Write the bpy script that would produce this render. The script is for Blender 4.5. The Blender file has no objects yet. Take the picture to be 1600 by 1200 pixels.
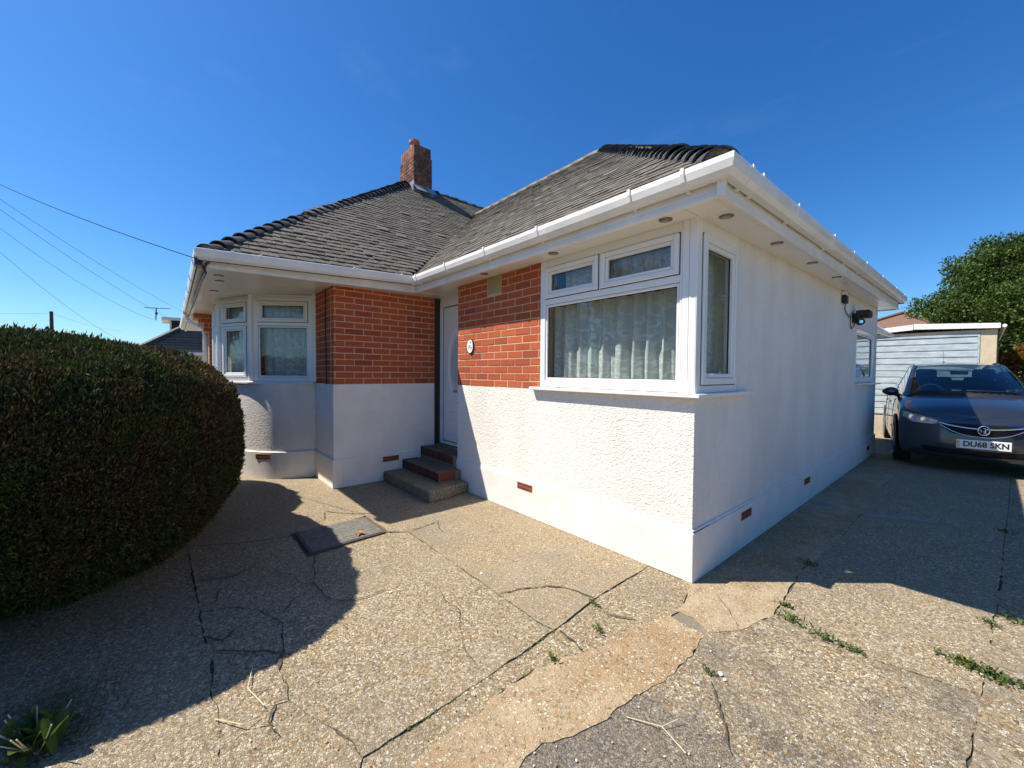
import bpy, bmesh, math, random
import numpy as np
from mathutils import Vector, Matrix
from mathutils.bvhtree import BVHTree
R = math.radians
random.seed(7)
rng = np.random.default_rng(7)
sc = bpy.context.scene
col = sc.collection

# ------------------------------------------------------------------ camera
F_PX, YAW, PITCH, ROLL = 624.49, R(49.544), R(-1.611), R(0.407)
cam_d = bpy.data.cameras.new('camera'); cam = bpy.data.objects.new('camera', cam_d); col.objects.link(cam)
cam_d.sensor_width = 36.0; cam_d.lens = F_PX / 1600 * 36; cam_d.clip_start = 0.02; cam_d.clip_end = 3000
_F = Vector((-math.sin(YAW)*math.cos(PITCH), math.cos(YAW)*math.cos(PITCH), math.sin(PITCH)))
_R = Vector((math.cos(YAW), math.sin(YAW), 0)); _U = _R.cross(_F)
_R2 = math.cos(ROLL)*_R + math.sin(ROLL)*_U; _U2 = -math.sin(ROLL)*_R + math.cos(ROLL)*_U
CAM = Vector((1.22475, -2.63429, 1.3925))
M = Matrix((_R2, _U2, -_F)).transposed().to_4x4(); M.translation = CAM
cam.matrix_world = M
sc.camera = cam

# ------------------------------------------------------------------ light
SUN_D = Vector((0.4545, 0.535, -1.0)).normalized()
SUN_EL = math.asin(-SUN_D.z); SUN_AZ = math.atan2(-SUN_D.x, -SUN_D.y)
world = bpy.data.worlds.new('World'); sc.world = world; world.use_nodes = True
nt = world.node_tree; nt.nodes.clear()
sky = nt.nodes.new('ShaderNodeTexSky'); sky.sky_type = 'NISHITA'; sky.sun_disc = False
sky.sun_elevation = SUN_EL; sky.sun_rotation = SUN_AZ % (2*math.pi)
sky.altitude = 0; sky.air_density = 1.0; sky.dust_density = 0.55; sky.ozone_density = 3.0
hs = nt.nodes.new('ShaderNodeHueSaturation'); hs.inputs['Saturation'].default_value = 1.30; hs.inputs['Value'].default_value = 1.0
# faint wisps of high cloud
tc = nt.nodes.new('ShaderNodeTexCoord'); mp = nt.nodes.new('ShaderNodeMapping'); mp.inputs['Scale'].default_value = (1.2, 5.0, 9.0); mp.inputs['Rotation'].default_value = (0.3, 0.2, 0.6)
nz = nt.nodes.new('ShaderNodeTexNoise'); nz.inputs['Scale'].default_value = 1.6; nz.inputs['Detail'].default_value = 7; nz.inputs['Roughness'].default_value = 0.6
cr_ = nt.nodes.new('ShaderNodeValToRGB'); cr_.color_ramp.elements[0].position = 0.58; cr_.color_ramp.elements[1].position = 0.85
cr_.color_ramp.elements[1].color = (0.035, 0.035, 0.035, 1)
mxs = nt.nodes.new('ShaderNodeMix'); mxs.data_type = 'RGBA'; mxs.inputs['B'].default_value = (6.0, 6.6, 7.5, 1)
bg = nt.nodes.new('ShaderNodeBackground'); bg.inputs['Strength'].default_value = 0.086
wo = nt.nodes.new('ShaderNodeOutputWorld')
L = nt.links.new
L(sky.outputs[0], hs.inputs['Color']); tnt = nt.nodes.new('ShaderNodeMix'); tnt.data_type = 'RGBA'; tnt.blend_type = 'MULTIPLY'; tnt.inputs['Factor'].default_value = 1.0; tnt.inputs['B'].default_value = (.66, .92, 1.15, 1)
L(hs.outputs[0], tnt.inputs['A']); L(tnt.outputs['Result'], mxs.inputs['A']); L(tc.outputs['Generated'], mp.inputs[0]); L(mp.outputs[0], nz.inputs['Vector'])
L(nz.outputs[0], cr_.inputs[0]); L(cr_.outputs[0], mxs.inputs['Factor']); L(mxs.outputs['Result'], bg.inputs['Color']); L(bg.outputs[0], wo.inputs['Surface'])
sun_d = bpy.data.lights.new('sun', 'SUN'); sun_d.energy = 5.0; sun_d.angle = R(0.5); sun_d.color = (1.0, 0.93, 0.83)
sun = bpy.data.objects.new('sun', sun_d); col.objects.link(sun)
sun.rotation_euler = SUN_D.to_track_quat('-Z', 'Y').to_euler()
sc.view_settings.view_transform = 'Standard'; sc.view_settings.look = 'None'
sc.view_settings.exposure = 0.72; sc.view_settings.gamma = 1.0; sc.view_settings.use_curve_mapping = False

# ------------------------------------------------------------------ node helpers
class NM:
    def __init__(s, name):
        s.m = bpy.data.materials.new(name); s.m.use_nodes = True; s.t = s.m.node_tree; s.t.nodes.clear()
        s.out = s.n('OutputMaterial')
    def n(s, typ, **kw):
        nd = s.t.nodes.new('ShaderNode' + typ)
        for k, v in kw.items(): setattr(nd, k, v)
        return nd
    def l(s, a, b): s.t.links.new(a, b)
    def val(s, node, name, v):
        if hasattr(v, 'is_linked') or isinstance(v, bpy.types.NodeSocket): s.l(v, node.inputs[name])
        else: node.inputs[name].default_value = v
    def coord(s, kind='Object'): return s.n('TexCoord').outputs[kind]
    def pos(s): return s.n('NewGeometry').outputs['Position']
    def mapping(s, v, scale=(1,1,1), rot=(0,0,0), loc=(0,0,0)):
        m = s.n('Mapping'); s.l(v, m.inputs[0]); m.inputs['Scale'].default_value = scale; m.inputs['Rotation'].default_value = rot; m.inputs['Location'].default_value = loc
        return m.outputs[0]
    def noise(s, v, scale=5, detail=4, rough=.5, out=0):
        n = s.n('TexNoise'); s.l(v, n.inputs['Vector']); n.inputs['Scale'].default_value = scale; n.inputs['Detail'].default_value = detail; n.inputs['Roughness'].default_value = rough
        return n.outputs[out]
    def voro(s, v, scale=5, feature='F1', out='Distance', rnd=1.0):
        n = s.n('TexVoronoi', feature=feature); s.l(v, n.inputs['Vector']); n.inputs['Scale'].default_value = scale; n.inputs['Randomness'].default_value = rnd
        return n.outputs[out]
    def ramp(s, f, stops, interp='LINEAR'):
        r = s.n('ValToRGB'); cr = r.color_ramp; cr.interpolation = interp
        while len(cr.elements) < len(stops): cr.elements.new(0.5)
        for e, (p, c) in zip(cr.elements, stops):
            e.position = p; e.color = (c[0], c[1], c[2], 1) if not isinstance(c, (int, float)) else (c, c, c, 1)
        s.l(f, r.inputs[0]); return r.outputs[0]
    def mix(s, f, a, b, blend='MIX'):
        m = s.n('Mix', data_type='RGBA', blend_type=blend)
        for nm, v in (('Factor', f), ('A', a), ('B', b)):
            if isinstance(v, bpy.types.NodeSocket): s.l(v, m.inputs[nm])
            elif isinstance(v, (int, float)) and nm == 'Factor': m.inputs[nm].default_value = v
            else: m.inputs[nm].default_value = tuple(v) + (1,) if len(v) == 3 else v
        return m.outputs['Result']
    def math(s, op, a, b=0.0, clamp=False):
        m = s.n('Math', operation=op); m.use_clamp = clamp
        for i, v in enumerate((a, b)):
            if isinstance(v, bpy.types.NodeSocket): s.l(v, m.inputs[i])
            else: m.inputs[i].default_value = v
        return m.outputs[0]
    def bump(s, h, dist=.01, strength=1.0, normal=None):
        b = s.n('Bump'); s.l(h, b.inputs['Height']); b.inputs['Distance'].default_value = dist; b.inputs['Strength'].default_value = strength
        if normal is not None: s.l(normal, b.inputs['Normal'])
        return b.outputs[0]
    def bsdf(s, color, rough=.6, normal=None, metal=0.0, spec=.5, **kw):
        b = s.n('BsdfPrincipled')
        s.val(b, 'Base Color', color if isinstance(color, bpy.types.NodeSocket) else tuple(color) + (1,))
        s.val(b, 'Roughness', rough); s.val(b, 'Metallic', metal); s.val(b, 'Specular IOR Level', spec)
        if normal is not None: s.l(normal, b.inputs['Normal'])
        for k, v in kw.items(): s.val(b, k, v)
        return b.outputs[0]
    def done(s, sh): s.l(sh, s.out.inputs['Surface']); return s.m

def simple(name, c, rough=.5, metal=0.0, var=.12, nscale=6, bump=0, bscale=80, spec=.5, coat=0):
    m = NM(name); p = m.coord('Object')
    nz = m.noise(p, nscale, 5, .6)
    a = tuple(x*(1-var) for x in c); b = tuple(min(1, x*(1+var)) for x in c)
    cl = m.ramp(nz, [(.3, a), (.7, b)])
    nrm = m.bump(m.noise(p, bscale, 3, .6), bump) if bump else None
    return m.done(m.bsdf(cl, rough, nrm, metal, spec, **({'Coat Weight': coat, 'Coat Roughness': .03} if coat else {})))

def rand_val(m, island=False):
    if island: return m.n('NewGeometry').outputs['Random Per Island']
    return m.n('ObjectInfo').outputs['Random']

MAT = {}
# rough-cast render, white painted
m = NM('roughcast_render'); p = m.pos()
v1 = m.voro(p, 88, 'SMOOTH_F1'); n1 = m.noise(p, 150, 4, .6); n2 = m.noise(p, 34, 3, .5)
h = m.math('ADD', m.math('MULTIPLY', m.math('SUBTRACT', 1.0, v1), .9), m.math('ADD', m.math('MULTIPLY', n1, .5), m.math('MULTIPLY', n2, 1.0)))
g = m.noise(m.mapping(p, (1.2, 1.2, .5)), 1.6, 6, .62)
streak = m.noise(m.mapping(p, (7, 7, .35)), 2.2, 4, .6)
c = m.ramp(g, [(.35, (.745, .695, .625)), (.6, (.835, .785, .71))])
c = m.mix(m.ramp(streak, [(.55, 0.0), (.8, .12)]), c, (.62, .60, .56))
pit_shade = m.math('MULTIPLY', m.ramp(v1, [(.35, 0.0), (.8, .30)]), m.ramp(m.noise(p, 4, 4, .6), [(.35, .4), (.65, 1.0)]))  # pits darkened in the colour, standing in for weak relief shading
c = m.mix(pit_shade, c, (.48, .455, .41))
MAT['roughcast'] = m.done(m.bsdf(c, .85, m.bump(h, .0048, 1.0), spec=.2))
# smooth painted plinth
m = NM('painted_plinth'); p = m.pos()
g = m.noise(p, 3.0, 7, .65); sp = m.noise(p, 22, 5, .7)
c = m.ramp(g, [(.3, (.70, .66, .60)), (.6, (.79, .75, .695))])
c = m.mix(m.ramp(sp, [(.62, 0.0), (.8, .22)]), c, (.46, .42, .36))
c = m.mix(m.ramp(m.noise(m.mapping(p, (3, 3, 1)), 5, 6, .7), [(.62, 0.0), (.78, .28)]), c, (.55, .54, .51))
MAT['plinth'] = m.done(m.bsdf(c, .7, m.bump(m.math('ADD', m.math('MULTIPLY', m.noise(p, 9, 5, .6), 2.0), m.math('MULTIPLY', m.noise(p, 90, 3), .25)), .0016), spec=.25))
# brick
def brick_mat(name, cols, dark, soot=0.0):
    m = NM(name); p = m.pos(); r = rand_val(m)
    c = m.ramp(r, [(i/(len(cols)-1), cc) for i, cc in enumerate(cols)])
    c = m.mix(m.ramp(m.noise(p, 45, 5, .7), [(.35, 0.0), (.75, .45)]), c, dark)
    if soot: c = m.mix(m.ramp(m.noise(p, 3.5, 6, .75), [(.35, 0.0), (.57, soot)]), c, (.03, .028, .025))
    return m.done(m.bsdf(c, .85, m.bump(m.noise(p, 160, 4, .7), .003), spec=.25))
MAT['brick'] = brick_mat('red_brick', [(.40,.088,.034), (.49,.115,.042), (.43,.096,.036), (.53,.13,.048), (.46,.105,.04), (.50,.12,.044), (.30,.070,.040), (.42,.095,.04)], (.28,.060,.03))
MAT['brick_dark'] = brick_mat('brown_brick', [(.10,.032,.022), (.14,.04,.026), (.08,.03,.022)], (.045,.025,.02))
MAT['brick_chimney'] = brick_mat('chimney_brick', [(.42,.14,.075), (.52,.19,.10), (.34,.11,.06), (.46,.20,.12)], (.2,.08,.05), .9)
MAT['brick_end'] = brick_mat('step_end_brick', [(.20,.055,.038), (.20,.055,.038)], (.10,.035,.028))
MAT['brick_top'] = brick_mat('weathered_tread_brick', [(.13,.11,.08), (.17,.13,.09), (.11,.09,.07)], (.06,.05,.04))
def mortar(name, c, soot=0):
    m = NM(name); p = m.pos(); cc = m.ramp(m.noise(p, 30, 5, .6), [(.3, tuple(x*.85 for x in c)), (.7, c)])
    if soot: cc = m.mix(m.ramp(m.noise(p, 3.5, 6, .75), [(.38, 0.0), (.62, soot)]), cc, (.04, .035, .03))
    return m.done(m.bsdf(cc, .95, m.bump(m.noise(p, 220, 3, .7), .002), spec=.1))
MAT['mortar'] = mortar('mortar', (.66, .46, .31)); MAT['mortar_dark'] = mortar('dark_mortar', (.22, .17, .13)); MAT['mortar_chim'] = mortar('sooty_mortar', (.3, .22, .17), .8)
# roof tiles
def tile_mat(name, cols, moss=.5, island=False):
    m = NM(name); p = m.pos(); r = rand_val(m, island)
    c = m.ramp(r, [(i/(len(cols)-1), cc) for i, cc in enumerate(cols)])
    c = m.mix(m.ramp(m.noise(p, 7, 7, .75), [(.45, 0.0), (.62, moss)]), c, (.20, .19, .155))
    c = m.mix(m.ramp(m.noise(p, 38, 4, .7), [(.52, 0.0), (.66, .75)]), c, (.035, .033, .03))
    c = m.mix(m.ramp(m.voro(p, 16), [(.0, .75), (.10, 0.0)]), c, (.30, .29, .22))
    return m.done(m.bsdf(c, .9, m.bump(m.math('ADD', m.noise(p, 150, 4, .7), m.math('MULTIPLY', m.noise(p, 25, 4, .7), 1.5)), .006), spec=.25))
TC = [(.105,.092,.077), (.165,.146,.122), (.13,.116,.098), (.185,.165,.138), (.085,.075,.064), (.15,.132,.11)]
MAT['tile'] = tile_mat('concrete_roof_tile', TC); MAT['tile_i'] = tile_mat('concrete_roof_tile_field', TC, island=True)
MAT['underlay'] = simple('roof_underlay', (.035, .033, .03), .95)
m = NM('painted_hip_tile'); p = m.pos()
c = m.ramp(rand_val(m), [(0, (.022,.023,.026)), (1, (.045,.045,.046))])
c = m.mix(m.ramp(m.noise(p, 14, 6, .7), [(.5, 0.0), (.68, .6)]), c, (.13,.125,.11))
MAT['hip'] = m.done(m.bsdf(c, .6, m.bump(m.noise(p, 90, 4, .7), .004), spec=.4))
MAT['ridge_mortar'] = simple('weathered_ridge', (.15, .135, .11), .95, var=.65, nscale=12, bump=.01, bscale=40)
MAT['upvc'] = simple('white_upvc', (.80, .79, .765), .22, var=.02, nscale=3)
MAT['gutter'] = simple('white_gutter_plastic', (.79, .77, .725), .3, var=.09, nscale=4)
MAT['soffit'] = simple('soffit_board_plastic', (.80, .78, .73), .25, var=.04, nscale=2)
MAT['seal'] = simple('black_rubber_seal', (.02, .02, .02), .6)
MAT['wire'] = simple('wire_sheath', (.02, .02, .022), .95, spec=.05)
MAT['black'] = simple('black_plastic', (.015, .015, .017), .55, bump=.0)
MAT['steel'] = simple('brushed_steel', (.45, .44, .42), .35, metal=.9)
MAT['brown_lamp'] = simple('tarnished_downlight', (.24, .17, .12), .5, metal=.3)
MAT['chrome'] = simple('chrome', (.75, .76, .78), .08, metal=1.0, var=.02)
MAT['terracotta'] = simple('terracotta', (.30, .09, .05), .9, var=.3, nscale=30, bump=.002)
MAT['terracotta_pot'] = simple('chimney_pot_clay', (.42, .17, .10), .9, var=.35, nscale=9, bump=.004)
MAT['beige_cement'] = simple('pale_cement', (.24, .225, .19), .9, var=.2, nscale=20)
MAT['beige'] = simple('beige_vent_plaster', (.36, .28, .13), .8, var=.1)
MAT['lead'] = simple('lead_flashing', (.32, .35, .40), .45, var=.2, metal=.4)
MAT['dark_maroon'] = simple('dark_maroon_strip', (.035, .018, .015), .5)
MAT['dark_room'] = simple('dark_interior', (.10, .095, .09), .9)
MAT['fascia_navy'] = simple('dark_blue_tape', (.02, .025, .06), .4)
MAT['asbestos'] = simple('corrugated_cement', (.42, .41, .39), .9, var=.25)
MAT['cream'] = simple('cream_concrete', (.55, .47, .32), .9, var=.12, nscale=7, bump=.004)
MAT['panel_brown'] = simple('brown_concrete_panel', (.16, .11, .095), .9, var=.2, nscale=8, bump=.006)
MAT['flaky_white'] = simple('flaking_white_paint', (.75, .74, .70), .7, var=.18, nscale=14)
m = NM('galvanised_door'); p = m.pos()
c = m.ramp(m.noise(m.mapping(p, (.8, .8, 2.2)), 4, 6, .65), [(.32, (.33,.39,.41)), (.66, (.53,.60,.62))])
MAT['galv'] = m.done(m.bsdf(c, .5, None, .3, .5))
MAT['wood_pole'] = simple('creosoted_pole', (.05, .035, .03), .9)
MAT['paper_white'] = simple('glazed_white', (.85, .84, .80), .15, var=.02)
MAT['ink'] = simple('black_ink', (.02, .02, .025), .4)
MAT['green_ink'] = simple('green_paint', (.05, .15, .05), .4); MAT['red_ink'] = simple('rose_paint', (.4, .05, .06), .4)
# window glass: thin sheet, lets light through, reflects by Fresnel
def glass_mat(name, tint, gain):
    m = NM(name); tr = m.n('BsdfTransparent'); tr.inputs[0].default_value = tint + (1,)
    gl = m.n('BsdfGlossy'); gl.inputs['Roughness'].default_value = 0.0; gl.inputs['Color'].default_value = (.9, .95, 1, 1)
    ge = m.n('NewGeometry'); dt = m.n('VectorMath', operation='DOT_PRODUCT'); m.l(ge.outputs['Incoming'], dt.inputs[0]); m.l(ge.outputs['Normal'], dt.inputs[1])
    cs = m.math('ABSOLUTE', dt.outputs['Value']); sch = m.math('ADD', .045, m.math('MULTIPLY', .955, m.math('POWER', m.math('SUBTRACT', 1.0, cs, True), 5.0)))
    p = m.pos(); b = m.bump(m.noise(p, 1.6, 2, .5), .004); m.l(b, gl.inputs['Normal'])
    mx = m.n('MixShader'); m.l(m.math('MULTIPLY', sch, gain, True), mx.inputs[0]); m.l(tr.outputs[0], mx.inputs[1]); m.l(gl.outputs[0], mx.inputs[2])
    return m.done(mx.outputs[0])
MAT['glass'] = glass_mat('window_glass', (.84, .89, .87), 1.5); MAT['car_glass'] = glass_mat('car_glass', (.42, .52, .53), 1.7)
# lace net curtain
m = NM('lace_net_curtain'); uv = m.coord('UV')
vz = m.voro(m.mapping(uv, (1, 1, 1)), 9, 'DISTANCE_TO_EDGE'); wv = m.noise(uv, 16, 3, .5); zz = m.n('SeparateXYZ'); m.l(uv, zz.inputs[0])
fl = m.math('MULTIPLY', m.ramp(m.noise(uv, 7.5, 2, .5), [(.50, 0.0), (.53, 1.0), (.57, 1.0), (.60, 0.0)]), m.ramp(zz.outputs[1], [(0.0, 1.0), (.9, .35)]))
leaf = m.ramp(m.voro(uv, 15), [(.0, 1.0), (.22, 1.0), (.26, 0.0)])
op = m.math('ADD', .78, m.math('ADD', m.math('MULTIPLY', fl, .3), m.math('MULTIPLY', m.math('MULTIPLY', leaf, m.ramp(zz.outputs[1], [(.10, 1.0), (.42, .12)])), .35)), True)
di = m.n('BsdfDiffuse'); di.inputs[0].default_value = (.88, .90, .86, 1); tl = m.n('BsdfTranslucent'); tl.inputs[0].default_value = (.7, .72, .7, 1)
ms = m.n('MixShader'); ms.inputs[0].default_value = .3; m.l(di.outputs[0], ms.inputs[1]); m.l(tl.outputs[0], ms.inputs[2])
tr = m.n('BsdfTransparent'); mo = m.n('MixShader'); m.l(op, mo.inputs[0]); m.l(tr.outputs[0], mo.inputs[1]); m.l(ms.outputs[0], mo.inputs[2])
MAT['lace'] = m.done(mo.outputs[0])

# concretes
def concrete(name, base, stone_amt, stone_scale, dark=.4, darkcol=(.10,.095,.085), seed=0, bumpd=.004, tint=(1.0, (.67, .63, .545)), ruin=0.0, spot=None):
    m = NM(name); p0 = m.pos(); p = m.mapping(p0, (1,1,1), loc=(seed*3.1, seed*1.7, 0))
    warp = m.n('VectorMath', operation='ADD'); wn = m.noise(p, 30, 2, .5, 1); sc_ = m.n('VectorMath', operation='SCALE'); m.l(wn, sc_.inputs[0]); sc_.inputs['Scale'].default_value = .012
    m.l(p, warp.inputs[0]); m.l(sc_.outputs[0], warp.inputs[1]); pw = warp.outputs[0]
    def stones(scale):
        cell = m.n('TexVoronoi', feature='F1'); m.l(pw, cell.inputs['Vector']); cell.inputs['Scale'].default_value = scale
        sp = m.n('SeparateColor'); m.l(cell.outputs['Color'], sp.inputs[0])
        edge = m.voro(pw, scale, 'DISTANCE_TO_EDGE')
        cols = m.ramp(sp.outputs[0], [(0, (.62,.55,.42)), (.14, (.36,.25,.14)), (.28, (.50,.42,.30)), (.40, (.74,.69,.58)), (.52, (.20,.16,.12)), (.62, (.58,.44,.25)), (.74, (.44,.38,.30)), (.84, (.80,.77,.68)), (.94, (.42,.27,.15)), (1, (.30,.27,.23))], 'CONSTANT')
        return cell, sp, edge, cols
    cell, sp, edge, cols = stones(stone_scale)
    c2, sp2, e2, cols2 = stones(stone_scale*2.1)
    fine = m.noise(p, 260, 3, .7); big = m.noise(p, 1.1, 6, .65); mid = m.noise(p, 5.5, 6, .7)
    matrix = m.mix(m.ramp(fine, [(.35, 0.0), (.7, .6)]), base, tuple(x*.55 for x in base))
    matrix = m.mix(m.ramp(mid, [(.3, 0.0), (.7, .5)]), matrix, tuple(min(1, x*1.25) for x in base))
    mask2 = m.math('MULTIPLY', m.ramp(e2, [(.0, .25), (.09, 1.0)]), m.ramp(sp2.outputs[1], [(1-stone_amt*.85-.001, 0.0), (1-stone_amt*.85, 1.0)]))
    mask = m.math('MULTIPLY', m.ramp(edge, [(.0, .2), (.08, 1.0)]), m.ramp(sp.outputs[1], [(1-stone_amt*.8-.001, 0.0), (1-stone_amt*.8, 1.0)]))
    patch = m.ramp(m.noise(p, 2.7, 5, .6), [(.30, .55), (.62, 1.0)])
    mask = m.math('MULTIPLY', mask, patch)
    if stone_amt > .55: matrix = m.mix(.25, matrix, (.13, .105, .08))
    cols = m.mix(1.0, cols, (1.22, 1.22, 1.22), 'MULTIPLY') if stone_amt > .55 else cols
    c = m.mix(mask2, matrix, cols2); c = m.mix(mask, c, cols)
    pale = m.ramp(m.noise(m.mapping(p, loc=(5, 2, 0)), 1.7, 6, .7), [(.50, 0.0), (.68, .55)]); c = m.mix(m.math('MULTIPLY', pale, m.ramp(m.noise(p, 33, 4, .7), [(.3, .3), (.7, 1.0)])), c, (.52, .49, .42))
    if tint: c = m.mix(tint[0], c, tint[1], 'MULTIPLY')
    dk = m.math('MULTIPLY', m.ramp(m.math('ADD', m.math('MULTIPLY', big, .6), m.math('MULTIPLY', mid, .4)), [(.46, 0.0), (.60, 1.0)]), dark)
    dk = m.math('MULTIPLY', dk, m.ramp(m.noise(p, 42, 4, .7), [(.35, .35), (.65, 1.0)]))
    c = m.mix(dk, c, darkcol)
    if ruin: c = m.mix(m.math('MULTIPLY', m.ramp(m.noise(p, 60, 5, .75), [(.45, 0.0), (.6, 1.0)]), ruin), c, (.045, .04, .035))
    if spot:
        dv = m.n('VectorMath', operation='DISTANCE'); m.l(p0, dv.inputs[0]); dv.inputs[1].default_value = (spot[0], spot[1], 0)
        dd = m.math('ADD', dv.outputs['Value'], m.math('MULTIPLY', m.math('SUBTRACT', m.noise(p0, 5, 6, .7), .5), .45))
        sm = m.math('MULTIPLY', m.ramp(m.math('DIVIDE', dd, spot[2]*1.6), [(.52, 1.0), (.70, 0.0)]), m.ramp(m.noise(p, 55, 4, .7), [(.36, .35), (.52, 1.0)]))
        c = m.mix(m.math('MULTIPLY', sm, .66), c, m.mix(m.ramp(m.noise(p, 110, 3, .7), [(.5, 0.0), (.62, .8)]), (.060, .055, .052), (.34, .33, .30)))
    hgt = m.math('ADD', m.math('MULTIPLY', m.math('ADD', mask, m.math('MULTIPLY', mask2, .5)), .8), m.math('ADD', m.math('MULTIPLY', fine, .4), m.math('MULTIPLY', m.noise(p, 12, 5, .7), 1.3)))
    return m.done(m.bsdf(c, .85, m.bump(hgt, bumpd), spec=.3))
MAT['agg_a'] = concrete('exposed_aggregate_concrete', (.44,.375,.265), .92, 98, .35, (.18,.155,.125), 1, .0045)
MAT['agg_b'] = concrete('worn_tan_concrete', (.40,.33,.225), .50, 96, .75, (.20,.175,.145), 2, .003)
MAT['agg_c'] = concrete('worn_strip_concrete', (.41,.34,.225), .66, 84, .5, (.18,.155,.12), 3, .005)
MAT['sandy'] = concrete('sandy_orange_concrete', (.44,.31,.185), .30, 84, .65, (.50,.42,.29), 4, .004)
MAT['lichen'] = concrete('lichen_dark_concrete', (.20,.18,.15), .62, 84, .95, (.055,.052,.05), 5, .007, None, .8)
MAT['agg_h'] = concrete('drive_aggregate', (.48,.42,.31), .86, 100, .40, (.17,.15,.13), 6, .0045)
MAT['agg_i'] = concrete('drive_aggregate_grimy', (.45,.40,.30), .86, 92, .95, (.10,.092,.082), 7, .005, spot=(.52, -1.42, .42))
MAT['agg_j'] = concrete('drive_edge_concrete', (.38,.32,.24), .55, 60, .8, (.15,.135,.12), 8, .005)
MAT['grey_patch'] = concrete('grey_cement_patch', (.27,.24,.20), .04, 60, .3, (.15,.14,.12), 9, .003)
MAT['step_conc'] = concrete('mossy_step_concrete', (.26,.225,.155), .4, 75, .8, (.10,.09,.06), 10, .005)
MAT['dirt'] = simple('crack_dirt', (.085, .068, .046), .95, var=.6, nscale=60, bump=.006, bscale=150)
MAT['soil'] = simple('dry_verge', (.27, .24, .18), .95, var=.3, nscale=8, bump=.02, bscale=25)  # ground tone raised so it bounces warm light onto the shaded walls
# foliage
def leaf_mat(name, cols, trans=.35, rough=.55, nscale=.9):
    m = NM(name); p = m.pos()
    r = m.math('ADD', m.math('ADD', m.math('MULTIPLY', m.n('NewGeometry').outputs['Random Per Island'], .55), .2), m.math('MULTIPLY', m.math('MULTIPLY', m.math('SUBTRACT', m.noise(p, nscale, 5, .65), .5), 2.4), .30))
    c = m.ramp(r, [(i/(len(cols)-1)*.8+.1, cc) for i, cc in enumerate(cols)])
    b = m.bsdf(c, rough, spec=.2); t = m.n('BsdfTranslucent'); m.l(m.mix(.5, c, (.10, .16, .02)), t.inputs[0])
    mx = m.n('MixShader'); mx.inputs[0].default_value = trans; m.l(b, mx.inputs[1]); m.l(t.outputs[0], mx.inputs[2])
    return m.done(mx.outputs[0])
m = NM('conifer_hedge_leaf'); p = m.pos(); ri = m.n('NewGeometry').outputs['Random Per Island']
grn = m.ramp(ri, [(0, (.018,.028,.009)), (.35, (.034,.052,.014)), (.7, (.058,.080,.020)), (.93, (.10,.12,.030)), (1, (.18,.17,.05))])
brn = m.ramp(ri, [(0, (.035,.022,.011)), (.4, (.070,.042,.020)), (.8, (.12,.070,.034)), (.95, (.20,.105,.05)), (1, (.26,.16,.08))])
pv = m.mapping(p, (1, 1, .55)); big = m.noise(pv, 1.5, 5, .7); mid = m.noise(pv, 7, 4, .7)
f_ = m.ramp(m.math('ADD', m.math('MULTIPLY', big, .62), m.math('MULTIPLY', mid, .38)), [(.44, 0.0), (.53, 1.0)])
c = m.mix(m.math('MULTIPLY', f_, .85), grn, brn); c = m.mix(m.ramp(m.noise(pv, 3.1, 4, .7), [(.50, 0.0), (.66, .8)]), c, m.mix(.5, grn, (.05,.085,.016)))
b = m.bsdf(c, .75, spec=.18); t = m.n('BsdfTranslucent'); m.l(c, t.inputs[0]); mx = m.n('MixShader'); mx.inputs[0].default_value = .15; m.l(b, mx.inputs[1]); m.l(t.outputs[0], mx.inputs[2])
MAT['hedge'] = m.done(mx.outputs[0])
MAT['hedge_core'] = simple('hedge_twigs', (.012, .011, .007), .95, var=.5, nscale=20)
MAT['oak'] = leaf_mat('oak_leaf', [(.022,.042,.010), (.036,.068,.014), (.06,.10,.02), (.095,.145,.03), (.045,.08,.02)], .22, .5, .35)
MAT['far_leaf'] = leaf_mat('far_leaf', [(.03,.055,.015), (.05,.09,.02), (.08,.13,.03)], .3)
MAT['autumn'] = leaf_mat('bronze_shrub_leaf', [(.05,.09,.02), (.16,.10,.02), (.28,.08,.02), (.07,.11,.02)], .35)
MAT['weed'] = leaf_mat('weed_leaf', [(.05,.085,.02), (.085,.13,.03), (.13,.16,.045), (.20,.17,.07)], .35, .5, 9)
MAT['bark'] = simple('tree_bark', (.13, .11, .085), .95, var=.4, nscale=12, bump=.02, bscale=20)
MAT['grass'] = leaf_mat('rough_grass', [(.05,.09,.02), (.09,.13,.03), (.14,.14,.05)], .3)
# car
m = NM('dark_grey_blue_metallic'); p = m.coord('Object')
fl = m.noise(p, 900, 1, .5); c = m.ramp(fl, [(.3, (.020,.025,.038)), (.7, (.040,.047,.062))])
MAT['car_paint'] = m.done(m.bsdf(c, .34, None, .45, .5, **{'Coat Weight': 1.0, 'Coat Roughness': .02}))
MAT['tyre'] = simple('tyre_rubber', (.018, .018, .018), .8); MAT['alloy'] = simple('alloy_wheel', (.40, .40, .42), .3, metal=.8)
MAT['lamp_glass'] = simple('headlamp_lens', (.55, .57, .58), .12, metal=.35, var=.6, nscale=22)
MAT['seat'] = simple('seat_cloth', (.03, .03, .035), .9); MAT['plate'] = simple('white_plate', (.80, .80, .78), .35, var=.02)
MAT['grille'] = simple('grille_black', (.008, .008, .009), .5, spec=.2)
MAT['brown_roof'] = tile_mat('brown_roof_far', [(.16,.085,.06), (.20,.11,.08), (.13,.07,.055)], .15, True)
MAT['dead_leaf'] = simple('dead_leaf', (.38, .14, .06), .7, var=.4, nscale=40)
MAT['straw'] = simple('dry_stalk', (.55, .47, .30), .8)
MAT['pebble'] = simple('white_pebble', (.72, .70, .64), .6)
MAT['cast'] = simple('cast_concrete_cover', (.135, .125, .105), .8, var=.3, nscale=15, bump=.003, bscale=120)
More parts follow.
